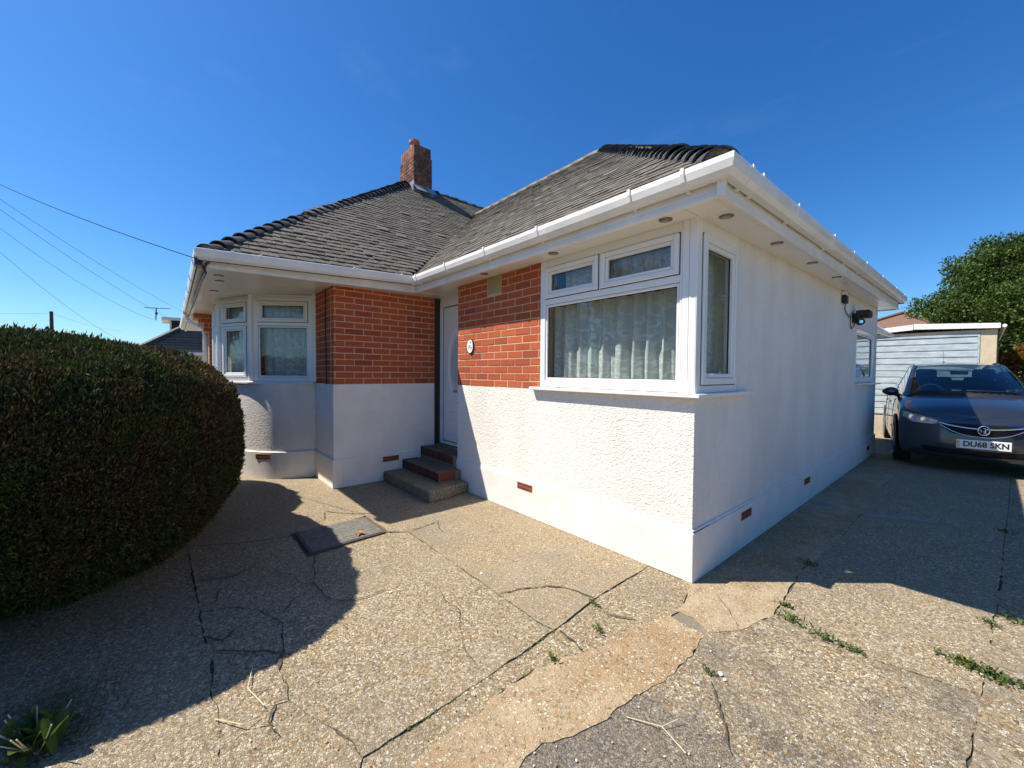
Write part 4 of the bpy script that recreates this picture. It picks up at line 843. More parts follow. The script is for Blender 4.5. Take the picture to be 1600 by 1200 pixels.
# ------------------------------------------------------------------ chimney (on the ridge)
cx0, cx1, cy0, cy1 = -7.70, -7.0, 1.50, 1.94
b = MB(); b.prism([(cx0,cy0), (cx1,cy0), (cx1,cy1), (cx0,cy1)], 4.9, 6.21); chim = part(b, 'chimney', MAT['mortar_chim']); chim['label'] = 'soot stained brick chimney with one clay pot'
b = MB(); b.prism([(cx0+.02,cy0+.02), (cx1-.02,cy0+.02), (cx1-.02,cy1-.02), (cx0+.02,cy1-.02)], 6.21, 6.44); b.build('chimney_cap', MAT['mortar_chim'], chim)
BC = brick_mesh(MAT['brick_chimney'], .215, .1, .065); BCs = brick_mesh(MAT['brick_chimney'], .065, .1, .215)
for o_, U_, w_ in (((cx0, cy0), (1,0), cx1-cx0), ((cx1, cy0), (0,1), cy1-cy0)): bricks(chim, frame(o_, U_), 0, w_, 5.31, 6.21, 0, mesh=BC, proud=.006, seed=int(w_*100))
for o_, U_, w_ in (((cx0+.02, cy0+.02), (1,0), cx1-cx0-.04), ((cx1-.02, cy0+.02), (0,1), cy1-cy0-.04)):
    fr_ = frame(o_, U_); rm = rotM(fr_); n_b = int(w_/.075)
    for i in range(n_b):
        o = link('brick', BCs, chim); o.matrix_local = Matrix.Translation(fr_ @ Vector(((i+.5)*w_/n_b, -.044, 6.325))) @ rm
b = MB(); b.tube([(-7.42,1.72,6.42), (-7.42,1.72,6.66), (-7.42,1.72,6.665), (-7.42,1.72,6.72)], [.105, .095, .125, .125], 16); b.build('chimney_pot', MAT['terracotta_pot'], chim)
b = MB()
b.add([(cx1+.012, cy0-.03, 5.26), (cx1+.012, cy1+.03, 5.26), (cx1+.20, cy1+.03, 5.36), (cx1+.20, cy0-.03, 5.36), (cx1+.012, cy0-.03, 5.55), (cx1+.012, cy1+.03, 5.55)], [(0,1,5,4), (4,5,2,3)])
b.box(cx0-.03, cx1+.025, cy0-.02, cy0-.008, 5.3, 5.62); b.build('flashing', MAT['lead'], chim)
# ================================================================== THINGS ON THE HOUSE
def thing(mb, name, mat, label, cat, group=None, loc=None, **k):
    """one-mesh thing modelled in world coordinates; origin moved to its base"""
    if loc is not None: mb.v = [(x-loc[0], y-loc[1], z-loc[2]) for x, y, z in mb.v]
    o = mb.build(name, mat, None, **k)
    if loc is not None: o.location = loc
    return setp(o, label, cat, group)
FONT = None
def text_mesh(name, txt, size, mat, M_, parent, depth=.0004, bold=.0, sx=1.0, align='CENTER'):
    cu = bpy.data.curves.new(name, 'FONT'); cu.body = txt; cu.size = size; cu.align_x = align; cu.align_y = 'CENTER'; cu.extrude = depth; cu.offset = bold; cu.resolution_u = 3
    to = bpy.data.objects.new(name + '_tmp', cu); col.objects.link(to); dg = bpy.context.evaluated_depsgraph_get(); dg.update()
    me = bpy.data.meshes.new_from_object(to.evaluated_get(dg)); bpy.data.objects.remove(to); me.materials.clear(); me.materials.append(mat)
    o = link(name, me, parent); o.matrix_local = M_ @ Matrix.Diagonal((sx, 1, 1, 1)); return o
# house number plaque
pq = empty('number_plaque', (-2.597, -.001, 1.693), 'small oval white house number plaque with dark rim on the red brick', 'sign')
K = 40
def oval(b, rx, rz, y0, y1):
    A = [(rx*math.cos(2*math.pi*i/K), y0, rz*math.sin(2*math.pi*i/K)) for i in range(K)]; B = [(x*.97, y1, z*.97) for x, _, z in A]
    b.add(A + B, [tuple(range(K)), tuple(range(2*K-1, K-1, -1))] + [(i, K+i, K+(i+1) % K, (i+1) % K) for i in range(K)])
b = MB(); oval(b, .066, .086, .0, -.012); b.build('rim', MAT['black'], pq)
b = MB(); oval(b, .058, .078, -.005, -.0165); b.build('plate', MAT['paper_white'], pq)
FM = lambda x, z, y=-.0175: Matrix.Translation((x, y, z)) @ Matrix.Rotation(R(90), 4, 'X')
text_mesh('numeral', '1', .040, MAT['ink'], FM(-.026, -.026), pq, bold=.0008); text_mesh('numeral', '7', .046, MAT['ink'], FM(-.002, -.008), pq, bold=.0012); text_mesh('numeral', '7', .046, MAT['ink'], FM(.024, -.030), pq, bold=.0012)
b = MB()
for x, z, r_ in ((.018,.045,.008), (.006,.038,.004), (-.03,.004,.005)): b.cyl((x, z), r_, 0, .0012, 9, FM(0, 0) )
b.build('flower_motif', MAT['green_ink'], pq); b = MB(); b.cyl((.022,.049), .004, 0, .002, 8, FM(0, 0)); b.build('flower_motif', MAT['red_ink'], pq)
# cable down the return wall
b = MB(); b.tube([(-3.995,-1.190,2.41), (-3.998,-1.190,2.0), (-3.985,-1.190,1.6), (-3.975,-1.190,1.24), (-3.975,-1.190,1.235)], .006, 6)
thing(b, 'cable', MAT['black'], 'thin black cable running down the brick return by the bay', 'cable', loc=(-3.98,-1.19,1.24))
# security floodlights and wires on the side wall
t = empty('security_light', (.02, 4.95, 2.18), 'black twin security floodlight bracketed above the far side window', 'light'); TI = Matrix.Translation((-.02, -4.95, -2.18))
def tp(mb, name, mat, root, **k): o = mb.build(name, mat, root, **k); o.matrix_local = Matrix.Translation(-root.location); return o
b = MB(); b.box(.0, .05, 4.82, 5.02, 2.15, 2.28); tp(b, 'bracket', MAT['black'], t, bevel=.006)
b = MB(); b.box(.05, .20, 4.76, 5.0, 2.21, 2.31); tp(b, 'lamp_head', MAT['black'], t, bevel=.012)
b = MB(); b.cyl((0, 0), .045, 0, .09, 14, Matrix.Translation((.07, 4.93, 2.155)) @ Matrix.Rotation(R(90), 4, 'X') @ Matrix.Rotation(R(20), 4, 'Y')); tp(b, 'camera_head', MAT['black'], t)
b = MB(); b.cyl((0, 0), .022, .09, .092, 14, Matrix.Translation((.07, 4.93, 2.155)) @ Matrix.Rotation(R(90), 4, 'X') @ Matrix.Rotation(R(20), 4, 'Y')); tp(b, 'lens', MAT['chrome'], t)
t = empty('wall_sensor', (.0, 4.22, 2.33), 'small black sensor box under the soffit of the side wall', 'sensor')
b = MB(); b.box(.005, .055, 4.12, 4.25, 2.345, 2.45); tp(b, 'housing', MAT['black'], t, bevel=.008); b = MB(); b.box(.0, .045, 4.13, 4.24, 2.45, 2.50); tp(b, 'mount', MAT['upvc'], t, bevel=.004)
b = MB(); b.tube([(.03,4.2,2.35), (.02,4.24,2.27), (.02,4.40,2.22), (.015,4.6,2.20), (.02,4.75,2.24), (.03,4.95,2.27)], .006, 6); b.tube([(.02,4.62,2.2), (.015,4.64,2.10), (.015,4.72,2.05), (.02,4.86,2.10), (.03,4.88,2.16)], .006, 6); b.tube([(.02,4.55,2.22), (.02,4.9,2.33), (.06,5.0,2.32)], .004, 6)
thing(b, 'cable', MAT['black'], 'loose black cables looping between the sensor and the security light', 'cable', loc=(.02,4.3,2.1))
# telephone junction on the front corner
b = MB(); b.box(-3.56, -3.45, -2.46, -2.40, 2.36, 2.46); b.tube([(-3.50,-2.40,2.37), (-3.62,-2.37,2.33), (-4.2,-2.38,2.33), (-5.0,-2.38,2.34), (-6.5,-2.38,2.34)], .012, 6)
thing(b, 'junction_box', MAT['fascia_navy'], 'dark telephone junction box under the front gutter corner', 'junction box', loc=(-3.5,-2.43,2.36), bevel=.004)

# ================================================================== GROUND THINGS
mh = empty('manhole_cover', (-2.31, -1.54, .003), 'rectangular grey manhole cover half in the hedge shadow', 'manhole cover'); MI = Matrix.Translation(-mh.location)
c_ = [Vector(q) for q in ((-2.565,-1.845), (-2.065,-1.845), (-2.095,-1.235), (-2.570,-1.245))]
b = MB(); b.prism([tuple(q) for q in c_], -.02, .004); b.build('rim', MAT['cast_iron'], mh).matrix_local = MI
cc = sum(c_, Vector((0, 0)))/4
b = MB(); b.prism([tuple(cc+(q-cc)*.945) for q in c_], -.01, .010); b.build('lid', MAT['cast'], mh, bevel=.002).matrix_local = MI
b = MB()
for i in range(7):
    for j in range(11):
        u, v = (i+.9)/7.8, (j+.9)/11.8; q = c_[0]*(1-u)*(1-v) + c_[1]*u*(1-v) + c_[2]*u*v + c_[3]*(1-u)*v; s_ = .011
        b.box(q.x-s_*(1.7 if (i+j) % 2 else .6), q.x+s_*(2.0 if (i+j) % 2 else .6), q.y-s_*(.6 if (i+j) % 2 else 2.0), q.y+s_*(.6 if (i+j) % 2 else 2.0), .008, .0115)
tpo = b.build('tread_pattern', MAT['cast'], mh); tpo.matrix_local = MI; tpo['kind'] = 'stuff'
def leaf_blade(b, base, tip, w, bend=.0, mi=0, n=4):
    base, tip = Vector(base), Vector(tip); D = tip-base; S_ = D.cross(Vector((0,0,1))); S_ = S_.normalized() if S_.length > 1e-4 else Vector((1,0,0)); P = []
    for i in range(n+1):
        t = i/n; c = base + D*t + Vector((0,0,1))*(bend*math.sin(math.pi*t)); ww = w*math.sin(math.pi*(.12+.83*t))
        P.append([c-S_*ww + Vector((0,0,ww*.3)), c, c+S_*ww + Vector((0,0,ww*.3))])
    b.grid(P, mi)
b = MB(); leaf_blade(b, (-2.19,-1.46,.016), (-2.13,-1.40,.022), .018, .012); leaf_blade(b, (-2.17,-1.45,.016), (-2.20,-1.39,.024), .012, .01); leaf_blade(b, (-2.17,-1.45,.016), (-2.12,-1.46,.02), .012, .01)
thing(b, 'dead_leaf', MAT['dead_leaf'], 'crisp orange dead leaf lying on the manhole cover', 'leaf', loc=(-2.17,-1.44,.015))
def rock(b, c, r_, rs):
    A = []; F_ = []
    bm = bmesh.new(); bmesh.ops.create_icosphere(bm, subdivisions=1, radius=1)
    for v in bm.verts: v.co *= rs.uniform(.75, 1.1)
    sx, sy, sz = r_*rs.uniform(.8, 1.3), r_*rs.uniform(.8, 1.2), r_*.5; a_ = rs.uniform(0, 6)
    vs = [(c[0]+(v.co.x*math.cos(a_)*sx-v.co.y*math.sin(a_)*sy), c[1]+(v.co.x*math.sin(a_)*sx+v.co.y*math.cos(a_)*sy), c[2]+v.co.z*sz) for v in bm.verts]
    b.add(vs, [tuple(v.index for v in f.verts) for f in bm.faces]); bm.free()
rs = random.Random(11)
for (x, y, r_, lab) in ((.478,-.715,.014,'white pebble beside the crack of the drive slab, the larger of a pair'), (.505,-.735,.010,'smaller white pebble of the pair beside the drive crack'), (-1.155,-1.60,.012,'pale pebble on the aggregate slab near the hedge shadow tip'), (-.98,-1.02,.011,'pale pebble near the slab joint in front of the wall')):
    b = MB(); rock(b, (x, y, r_*.4), r_, rs); thing(b, 'pebble', MAT['pebble'], lab, 'pebble', 'loose pebbles on the slabs', loc=(x, y, 0))
# loose grit over the slabs, as the photograph shows everywhere near the viewer
b = MB(); rs = random.Random(5)
for i in range(2600):
    x, y = rs.uniform(-3.0, 2.2), rs.uniform(-2.6, .9)
    if y > -.03 and x < .05: continue
    if -2.6 < x < -2.05 and -1.9 < y < -1.2: continue
    rock(b, (x, y, .003), rs.uniform(.002, .0055), rs)
me = b.mesh('grit', [MAT['pebble']]); gm = NM('loose_grit'); me.materials.clear(); me.materials.append(gm.done(gm.bsdf(gm.ramp(gm.n('NewGeometry').outputs['Random Per Island'], [(0,(.55,.48,.36)), (.25,(.70,.66,.56)), (.5,(.30,.22,.14)), (.7,(.45,.30,.15)), (.85,(.16,.14,.12)), (1,(.74,.72,.66))], 'CONSTANT'), .8)))
setp(link('loose_grit', me), 'fine loose stone grit scattered over the concrete', 'grit', kind='stuff')
for pts, lab in (([(-.96,-2.36,.006), (-.80,-2.40,.02), (-.66,-2.36,.012)], 'long dry stalk lying across the crack near the shadow edge'), ([(-.72,-2.52,.005), (-.60,-2.44,.02), (-.62,-2.38,.01)], 'short bent dry stalk at the foot of the slab joint'), ([(.33,-1.25,.004), (.45,-1.19,.012), (.56,-1.22,.006)], 'dry stalk on the dark lichened slab')):
    b = MB(); b.tube(pts, .0022, 5); q0 = pts[1]; b.tube([q0, (q0[0]+.03, q0[1]+.07, q0[2]+.01)], .0016, 5); thing(b, 'dry_stalk', MAT['straw'], lab, 'twig', 'dry stalks on the slabs', loc=(pts[0][0], pts[0][1], 0))
WL = ['leafy weed at the edge of the sandy strip, largest by the house corner', 'small weed on the sandy strip edge nearest the house corner', 'moss and weed strip in the slab joint right of the house corner', 'second moss tuft along the same slab joint, further right', 'left clump of the spreading weed patch by the right-hand joint', 'middle and fullest clump of the weed patch by the right-hand joint', 'right clump of the weed patch, across the right-hand joint', 'weed at the right edge of the photo, just outside the house shadow', 'tiny weed in the joint below the tan slab', 'tiny weed in the crack of the narrow strip slab', 'tiny weed where the strip slab meets the sandy strip', 'tiny weed by the two white pebbles', 'shaded weed beside the sandy strip under the side wall', 'shaded weed in the right-hand joint near the car', 'small weed in the right-hand joint at the shadow edge']
for (x, y, r_), lab in zip(WEEDS, WL):
    rs = random.Random(int(x*1000+y*77)); b = MB(); n = int(16 + 520*r_)
    for i in range(n):
        a_ = rs.uniform(0, 6.28); d = r_*rs.random()**.85; px, py = x+math.cos(a_)*d*1.15, y+math.sin(a_)*d*.6; L_ = rs.uniform(.008, .022)*(1+r_*5)*.8; th = rs.uniform(0, 6.28)
        leaf_blade(b, (px, py, .002+rs.random()*.01), (px+math.cos(th)*L_, py+math.sin(th)*L_, .006+rs.random()*.022*(1+r_*4)), L_*.30, .004, 0, 2)
    thing(b, 'weed', MAT['weed'], lab, 'weed', 'weeds in the joints of the drive', loc=(x, y, 0))
# moss in the joints
b = MB(); rs = random.Random(8)
for key, pts in (('rj', SLABS['H'][:8]), ('vj', SLABS['H'][7:14]), ('t', SLABS['T1'][3:13]), ('a', SLABS['A'][5:15])):
    for i in range(len(pts)-1):
        a, c = Vector(pts[i]), Vector(pts[i+1])
        for j in range(int((c-a).length*60)):
            q = a.lerp(c, rs.random()); rock(b, (q.x+rs.gauss(0, .006), q.y+rs.gauss(0, .006), -.004), rs.uniform(.004, .010), rs)
setp(thing(b, 'joint_moss', MAT['moss'], 'dark moss and dirt filling the slab joints', 'moss'), kind='stuff')
# broad-leaved plant low on the left
pl = empty('dock_plant', (-.955, -3.02, 0), 'sunlit broad-leaved weed among grass at the foot of the hedge', 'plant')
b = MB(); rs = random.Random(2)
for i in range(46):
    a_ = rs.uniform(0, 6.28); L_ = rs.uniform(.03, .085); x, y = rs.uniform(-.10, .06), rs.uniform(-.07, .06); leaf_blade(b, (x, y, .01), (x+math.cos(a_)*L_*.8, y+math.sin(a_)*L_*.8, rs.uniform(.02, .14)), L_*.34, .018, 0, 5)
b.build('leaf', MAT['weed'], pl)['kind'] = 'stuff'
b = MB()
for i in range(10): a_ = rs.uniform(0, 6.28); b.tube([(0,0,.0), (math.cos(a_)*.05, math.sin(a_)*.05, .06), (math.cos(a_)*.10, math.sin(a_)*.10, .10+rs.random()*.05)], .0022, 5)
b.build('stem', MAT['straw'], pl)
b = MB()
for i in range(900):
    x, y = rs.gauss(-1.12, .13), rs.gauss(-3.05, .12); 
    if x > -.86: continue
    a_ = rs.uniform(0, 6.28); L_ = rs.uniform(.03, .10); b.add([(x-.0015, y, 0), (x+.0015, y+.001, 0), (x+math.cos(a_)*L_*.5, y+math.sin(a_)*L_*.5, L_)], [(0,1,2)])
setp(thing(b, 'grass_tuft', MAT['grass'], 'rough grass growing at the bottom left corner under the hedge', 'grass'), kind='stuff')

# ================================================================== FOLIAGE
def sprigs(P, N, size, nl, spread, mat, name, parent=None, rng=rng, aspect=.32, droop=.0, jitter=.5):
    """small leafy sprays: nl leaflets per spray, each a bent quad"""
    P = np.asarray(P); N = np.asarray(N); n = len(P)
    reps = np.repeat(np.arange(n), nl); m_ = len(reps)
    D = N[reps] + rng.normal(0, jitter, (m_, 3)); D[:, 2] -= droop; D /= np.linalg.norm(D, axis=1)[:, None]
    A = np.cross(D, rng.normal(0, 1, (m_, 3))); A /= np.linalg.norm(A, axis=1)[:, None]
    s = size*rng.uniform(.55, 1.35, (m_, 1)); b0 = P[reps] + rng.normal(0, spread, (m_, 3))
    w = s*aspect; tip = b0 + D*s; mid = b0 + D*s*.55
    V = np.stack([b0, mid - A*w, tip, mid + A*w], 1).reshape(-1, 3)
    F_ = (np.arange(m_)*4)[:, None] + np.array([0, 1, 2, 3])
    me = bpy.data.meshes.new(name); me.vertices.add(len(V)); me.vertices.foreach_set('co', V.astype(np.float32).ravel()); me.loops.add(m_*4); me.loops.foreach_set('vertex_index', F_.astype(np.int32).ravel())
    me.polygons.add(m_); me.polygons.foreach_set('loop_start', np.arange(m_, dtype=np.int32)*4); me.polygons.foreach_set('loop_total', np.full(m_, 4, np.int32)); me.materials.append(mat); me.update(calc_edges=True)
    return link(name, me, parent)
# hedge: two clipped rounded masses that have grown together
LOBES = [((-2.76,-3.56,.81), (1.36,1.35,.78)), ((-4.50,-3.38,.80), (1.13,1.15,.78)), ((-5.9,-4.6,.80), (1.6,1.6,.80)), ((-3.3,-5.4,.81), (1.9,1.7,.79))]
def sdf(p, lb, e=2.5, ez=4.2):
    (c, r_) = lb; q = np.abs((p - np.array(c))/np.array(r_)); rz = q[:, 2]
    h_ = (q[:, 0]**e + q[:, 1]**e)**(1/e); tk = np.clip((c[2] - p[:, 2])/r_[2], 0, 1); h_ = h_/(1 - .30*tk**1.8); return (h_**3.0 + rz**3.6)**(1/3.2)
hedge = empty('hedge', (-3, -3.6, 0), 'big dark clipped conifer hedge with browning top beside the path', 'hedge')
HGI = Matrix.Translation(-hedge.location)
Ps, Ns = [], []
def lump(p): return (np.sin(p[:, 0]*2.3+p[:, 2]*1.1)*np.sin(p[:, 2]*2.9+p[:, 1]*2)*.035 + np.sin(p[:, 0]*5.1+1)*np.sin(p[:, 1]*4.3)*np.sin(p[:, 2]*6.2+2)*.035 + np.sin(p[:, 0]*13+3)*np.sin(p[:, 1]*12.1+1)*np.sin(p[:, 2]*14)*.018 + np.sin(p[:, 0]*31+np.sin(p[:, 2]*9)*2)*np.sin(p[:, 1]*29+np.cos(p[:, 2]*7)*2)*np.sin(p[:, 2]*17+p[:, 0]*8)*.016)
for li, lb in enumerate(LOBES):
    cnt = (330000, 150000, 12000, 12000)[li]
    d = rng.normal(0, 1, (cnt, 3)); d /= np.linalg.norm(d, axis=1)[:, None]
    c, r_ = np.array(lb[0]), np.array(lb[1]); s = 1/sdf(c + d*r_, lb)[:, None]; s = 1/sdf(c + d*r_, lb)[:, None]**(3.2/3.0)
    p = c + d*r_*s; 
    for _ in range(3): p = c + (p-c)/sdf(p, lb)[:, None]
    nn = (p-c)/r_**2; nn /= np.linalg.norm(nn, axis=1)[:, None]; p = p + nn*(lump(p)[:, None])
    keep = p[:, 2] > .04
    for lj, l2 in enumerate(LOBES):
        if lj != li: keep &= sdf(p, l2) > .97
    vd = p - np.array(CAM); keep &= ((nn*vd).sum(1) < .6*np.linalg.norm(vd, axis=1)) | (rng.random(cnt) < .3)
    Ps.append(p[keep]); Ns.append(nn[keep])
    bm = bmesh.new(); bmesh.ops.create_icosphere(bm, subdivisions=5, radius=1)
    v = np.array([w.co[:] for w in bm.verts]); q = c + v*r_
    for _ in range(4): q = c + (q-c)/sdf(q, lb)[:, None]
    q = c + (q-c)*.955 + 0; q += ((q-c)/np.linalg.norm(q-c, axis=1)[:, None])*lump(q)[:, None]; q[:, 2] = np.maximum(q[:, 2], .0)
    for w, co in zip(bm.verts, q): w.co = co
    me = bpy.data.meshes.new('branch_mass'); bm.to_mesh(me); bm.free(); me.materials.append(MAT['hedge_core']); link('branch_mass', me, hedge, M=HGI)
P_, N_ = np.concatenate(Ps), np.concatenate(Ns)
sz = 1
P_ = P_ + N_*(rng.random((len(P_), 1))**2*.030 - .012)
o = sprigs(P_, N_*.55+np.array([0, 0, .55]), .022, 3, .007, MAT['hedge'], 'foliage', hedge, aspect=.15, jitter=.38); o.matrix_local = HGI; o['kind'] = 'stuff'
top = (P_[:, 2] > 1.46); idx = np.where(top)[0][::60]
o = sprigs(P_[idx], N_[idx]*.3+np.array([0, 0, .9]), .042, 6, .014, MAT['hedge'], 'foliage', hedge, aspect=.10, jitter=.35); o.matrix_local = HGI; o['kind'] = 'stuff'; o['label'] = 'straggling new growth on top'

def tree(loc, H, crown_c, crown_r, nclump, leaf, label, mat, seed, leafn=26, name='broadleaf_tree', cat='tree', trunk_r=.3, group=None, clump=.55, keepfrac=1.0):
    rg = np.random.default_rng(seed); rs = random.Random(seed); root = empty(name, loc, label, cat, group)
    b = MB(); cc_ = Vector(crown_c); b.tube([(0,0,0), (rs.uniform(-.1,.1), .05, H*.25), (cc_.x*.4, cc_.y*.4, H*.45), (cc_.x*.7, cc_.y*.7, H*.7)], [trunk_r, trunk_r*.8, trunk_r*.55, trunk_r*.25], 10); b.build('trunk', MAT['bark'], root, smooth=True)
    d = rg.normal(0, 1, (nclump, 3)); d /= np.linalg.norm(d, axis=1)[:, None]; rad = rg.uniform(.55, 1.0, nclump)**.6
    lum = 1 + .24*np.sin(d[:, 0]*5+seed)*np.sin(d[:, 1]*4+1) + .12*np.sin(d[:, 2]*7+seed*2)
    C = np.array(crown_c) + d*np.array(crown_r)*(rad*lum)[:, None]
    lb = MB()
    for k in rg.choice(nclump, min(26, nclump), replace=False):
        e = Vector(C[k]); s0_ = Vector((cc_.x*.5, cc_.y*.5, H*rs.uniform(.3, .6))); lb.tube([s0_, s0_.lerp(e, .5)+Vector((0,0,.2)), e], [trunk_r*.22, trunk_r*.12, .02], 5, cap=False)
    lb.build('limb', MAT['bark'], root, smooth=True)
    n = leafn; P_ = np.repeat(C, n, 0); q = rg.normal(0, 1, P_.shape); q /= np.linalg.norm(q, axis=1)[:, None]; rr = clump*rg.uniform(.6, 1.3, nclump)
    P_ = P_ + q*(np.repeat(rr, n)*rg.uniform(.5, 1, len(P_)))[:, None]*np.array([1.25, 1.25, .7]); N_ = q*.6 + np.array([0, 0, .5])
    o = sprigs(P_, N_, leaf, 3, leaf*.5, mat, 'foliage', root, rng=rg, aspect=.34, jitter=.55); o['kind'] = 'stuff'; return root
tree((1.6, 27.5, 0), 8.5, (1.55, 0, 4.7), (3.9, 3.2, 2.75), 1050, .11, 'large bushy oak tree rising behind the garage', MAT['oak'], 4, 50, clump=.42, trunk_r=.4)
tree((3.3, 27.0, 0), 7.5, (-1.2, 0, 6.3), (1.5, 1.4, 1.6), 200, .105, 'taller dark top of a second tree behind the oak', MAT['oak'], 9, 30, clump=.5)
tree((6.8, 24.0, 0), 6.5, (0, 0, 4.0), (2.6, 2.2, 2.4), 300, .16, 'tree at the right edge of the photo, beyond the garage', MAT['oak'], 12, 28, clump=.55)
tree((2.35, 15.4, .3), 2.0, (0, 0, 1.1), (.75, .8, .9), 90, .10, 'green and bronze garden shrub at the right of the garage', MAT['autumn'], 14, 26, name='garden_shrub', cat='shrub', trunk_r=.05, clump=.22)
tree((3.1, 17.2, .3), 2.2, (0, 0, 1.3), (1.0, .9, 1.2), 110, .12, 'dark green shrub behind the bronze one', MAT['far_leaf'], 15, 26, name='garden_shrub', cat='shrub', trunk_r=.05, clump=.25)
tree((9.0, 21.0, 0), 9, (0, 0, 5.2), (3.6, 3.6, 3.9), 420, .2, 'tall tree right of the garage, outside the frame', MAT['oak'], 21, 34, clump=.6)
# planting across the drive and across the street: seen only in the window reflections
for i, (x, y, rx, ry, rz) in enumerate(((6.6, 2.0, .7, 3.4, .75), (6.7, 8.6, .8, 3.4, .8))):
    tree((x, y, 0), 1.6, (0, 0, .85), (rx, ry, rz), 260, .10, ('long garden hedge across the drive, nearer the street', 'long garden hedge across the drive, nearer the garage')[i], MAT['far_leaf'], 40+i, 24, name='garden_hedge', cat='hedge', trunk_r=.05, clump=.30)
for i, (x, y, h, r_) in enumerate(((-11,-17,7.2,2.6), (-6,-19,6.6,2.3), (-17,-16,6.4,2.6))):
    tree((x, y, 0), h, (0, 0, h*.62), (r_, r_, h*.36), 130, .25, ('street tree opposite the corner window', 'street tree opposite, right of the first', 'street tree opposite, furthest down the road')[i], MAT['oak'], 60+i, 24, clump=.6)

# ================================================================== GARAGE
ga = empty('garage', (0, 12.5, .28), 'small concrete panel garage with ribbed up-and-over door and white bargeboard', 'garage')
def gp(mb, name, mat, **k): o = mb.build(name, mat, ga, **k); o.matrix_local = Matrix.Translation(-ga.location); return o
GX0, GX1, GY0, GY1, GB = -2.05, 1.46, 12.5, 17.5, .1
b = MB(); b.box(1.19, GX1, GY0, GY0+.12, GB, 2.53); b.box(GX0, -1.45, GY0, GY0+.12, GB, 2.45); b.box(-1.45, 1.19, GY0, GY0+.1, 2.445, 2.53); gp(b, 'front_pier', MAT['cream'], bevel=.01)
b = MB(); b.box(-1.45, 1.19, GY0+.085, GY0+.1, GB, 2.445); b.box(1.15, 1.188, GY0-.01, GY0+.05, GB, 2.44); b.box(-1.45, 1.15, GY0-.008, GY0+.05, 2.38, 2.44); gp(b, 'door_frame', MAT['galv'])
dz = (2.375-.31)/12
b = MB(); b.box(-1.43, 1.148, GY0+.03, GY0+.045, .30, 2.378); dr = gp(b, 'garage_door', MAT['galv'])
for i in range(12):
    b = MB(); z = .31+dz*i; b.add([(-1.43, GY0+.028, z), (1.148, GY0+.028, z), (1.148, GY0+.002, z+.022), (-1.43, GY0+.002, z+.022), (-1.43, GY0+.010, z+dz-.012), (1.148, GY0+.010, z+dz-.012), (1.148, GY0+.028, z+dz-.002), (-1.43, GY0+.028, z+dz-.002)], [(0,1,2,3), (3,2,5,4), (4,5,6,7)])
    b.build('door_panel', MAT['galv'], dr)
for i in range(9):
    y = GY0+.125+i*.54; b = MB(); b.box(GX1-.06, GX1, y, y+.53, GB, 2.45); b.box(GX1, GX1+.035, y+.47, y+.53, GB, 2.45); gp(b, 'wall_panel', MAT['panel_brown'], bevel=.006)
b = MB(); b.box(GX0, GX0+.06, GY0+.125, GY1, GB, 2.35); b.box(GX0, GX1, GY1, GY1+.06, GB, 2.4); gp(b, 'wall_panel', MAT['panel_brown'])
b = MB(); x_ = np.linspace(GX0-.1, GX1+.1, 80)
P_ = [[(x, y, 2.60 + .13*(1-abs((x+.15)/1.9)) + .022*math.sin(x*43)) for x in x_] for y in (GY0-.06, GY1+.15)]; b.grid(P_); gp(b, 'corrugated_roof', MAT['asbestos'])
b = MB(); b.add([(-2.12,GY0-.06,2.44), (.02,GY0-.06,2.605), (.02,GY0-.06,2.75), (-2.12,GY0-.06,2.55), (-2.12,GY0-.085,2.44), (.02,GY0-.085,2.605), (.02,GY0-.085,2.75), (-2.12,GY0-.085,2.55)], BOXF); gp(b, 'bargeboard', MAT['flaky_white'], fix=True)
b = MB(); b.add([(.03,GY0-.065,2.615), (1.50,GY0-.065,2.545), (1.50,GY0-.065,2.665), (.03,GY0-.065,2.76), (.03,GY0-.09,2.615), (1.50,GY0-.09,2.545), (1.50,GY0-.09,2.665), (.03,GY0-.09,2.76)], BOXF); gp(b, 'bargeboard', MAT['flaky_white'], fix=True)['label'] = 'right bargeboard with flaking white paint'
b = MB(); b.tube([(1.56,GY0-.06,2.60), (1.56,GY1,2.56)], .04, 8); gp(b, 'gutter', MAT['gutter'])
# low porch roof behind the house (only its white verge shows)
lr = MB(); lr.add([(-.6,7.25,2.50), (-.15,7.25,2.42), (.02,7.6,2.24), (.02,9.0,2.24), (-.6,9.0,2.5), (-.6,7.25,2.44), (-.15,7.25,2.36), (.02,7.6,2.18), (.02,9.0,2.18), (-.6,9.0,2.44)], [(0,1,2,3,4), (9,8,7,6,5), (0,5,6,1), (1,6,7,2), (2,7,8,3), (3,8,9,4), (4,9,5,0)])
part(lr, 'rear_porch_roof', MAT['gutter'], fix=True)
# brown roof of the house beyond the garage
nr = empty('neighbouring_house', (-1.5, 29, 0), 'distant house with brown tiled hipped roof peeping over the garage', 'house')
b = MB(); b.box(-5.2, 2.6, -2.8, 3.5, 0, 2.9); b.build('wall', MAT['cream'], nr)
b = MB(); A_ = [(-5.6,-3.2,2.85), (3.0,-3.2,2.85), (3.0,3.9,2.85), (-5.6,3.9,2.85), (-.25,.3,4.95), (-.25,.5,4.95)]; b.add(A_, [(0,1,4), (1,2,5,4), (2,3,5), (3,0,4,5)]); rf = b.build('roof', MAT['brown_roof'], nr)
b = MB(); b.tube([(3.0,-3.2,2.9), (-.25,.3,5.0)], .09, 6); b.tube([(-5.6,-3.2,2.9), (-.25,.3,5.0)], .09, 6); b.build('hip_tile', MAT['brown_roof'], rf)

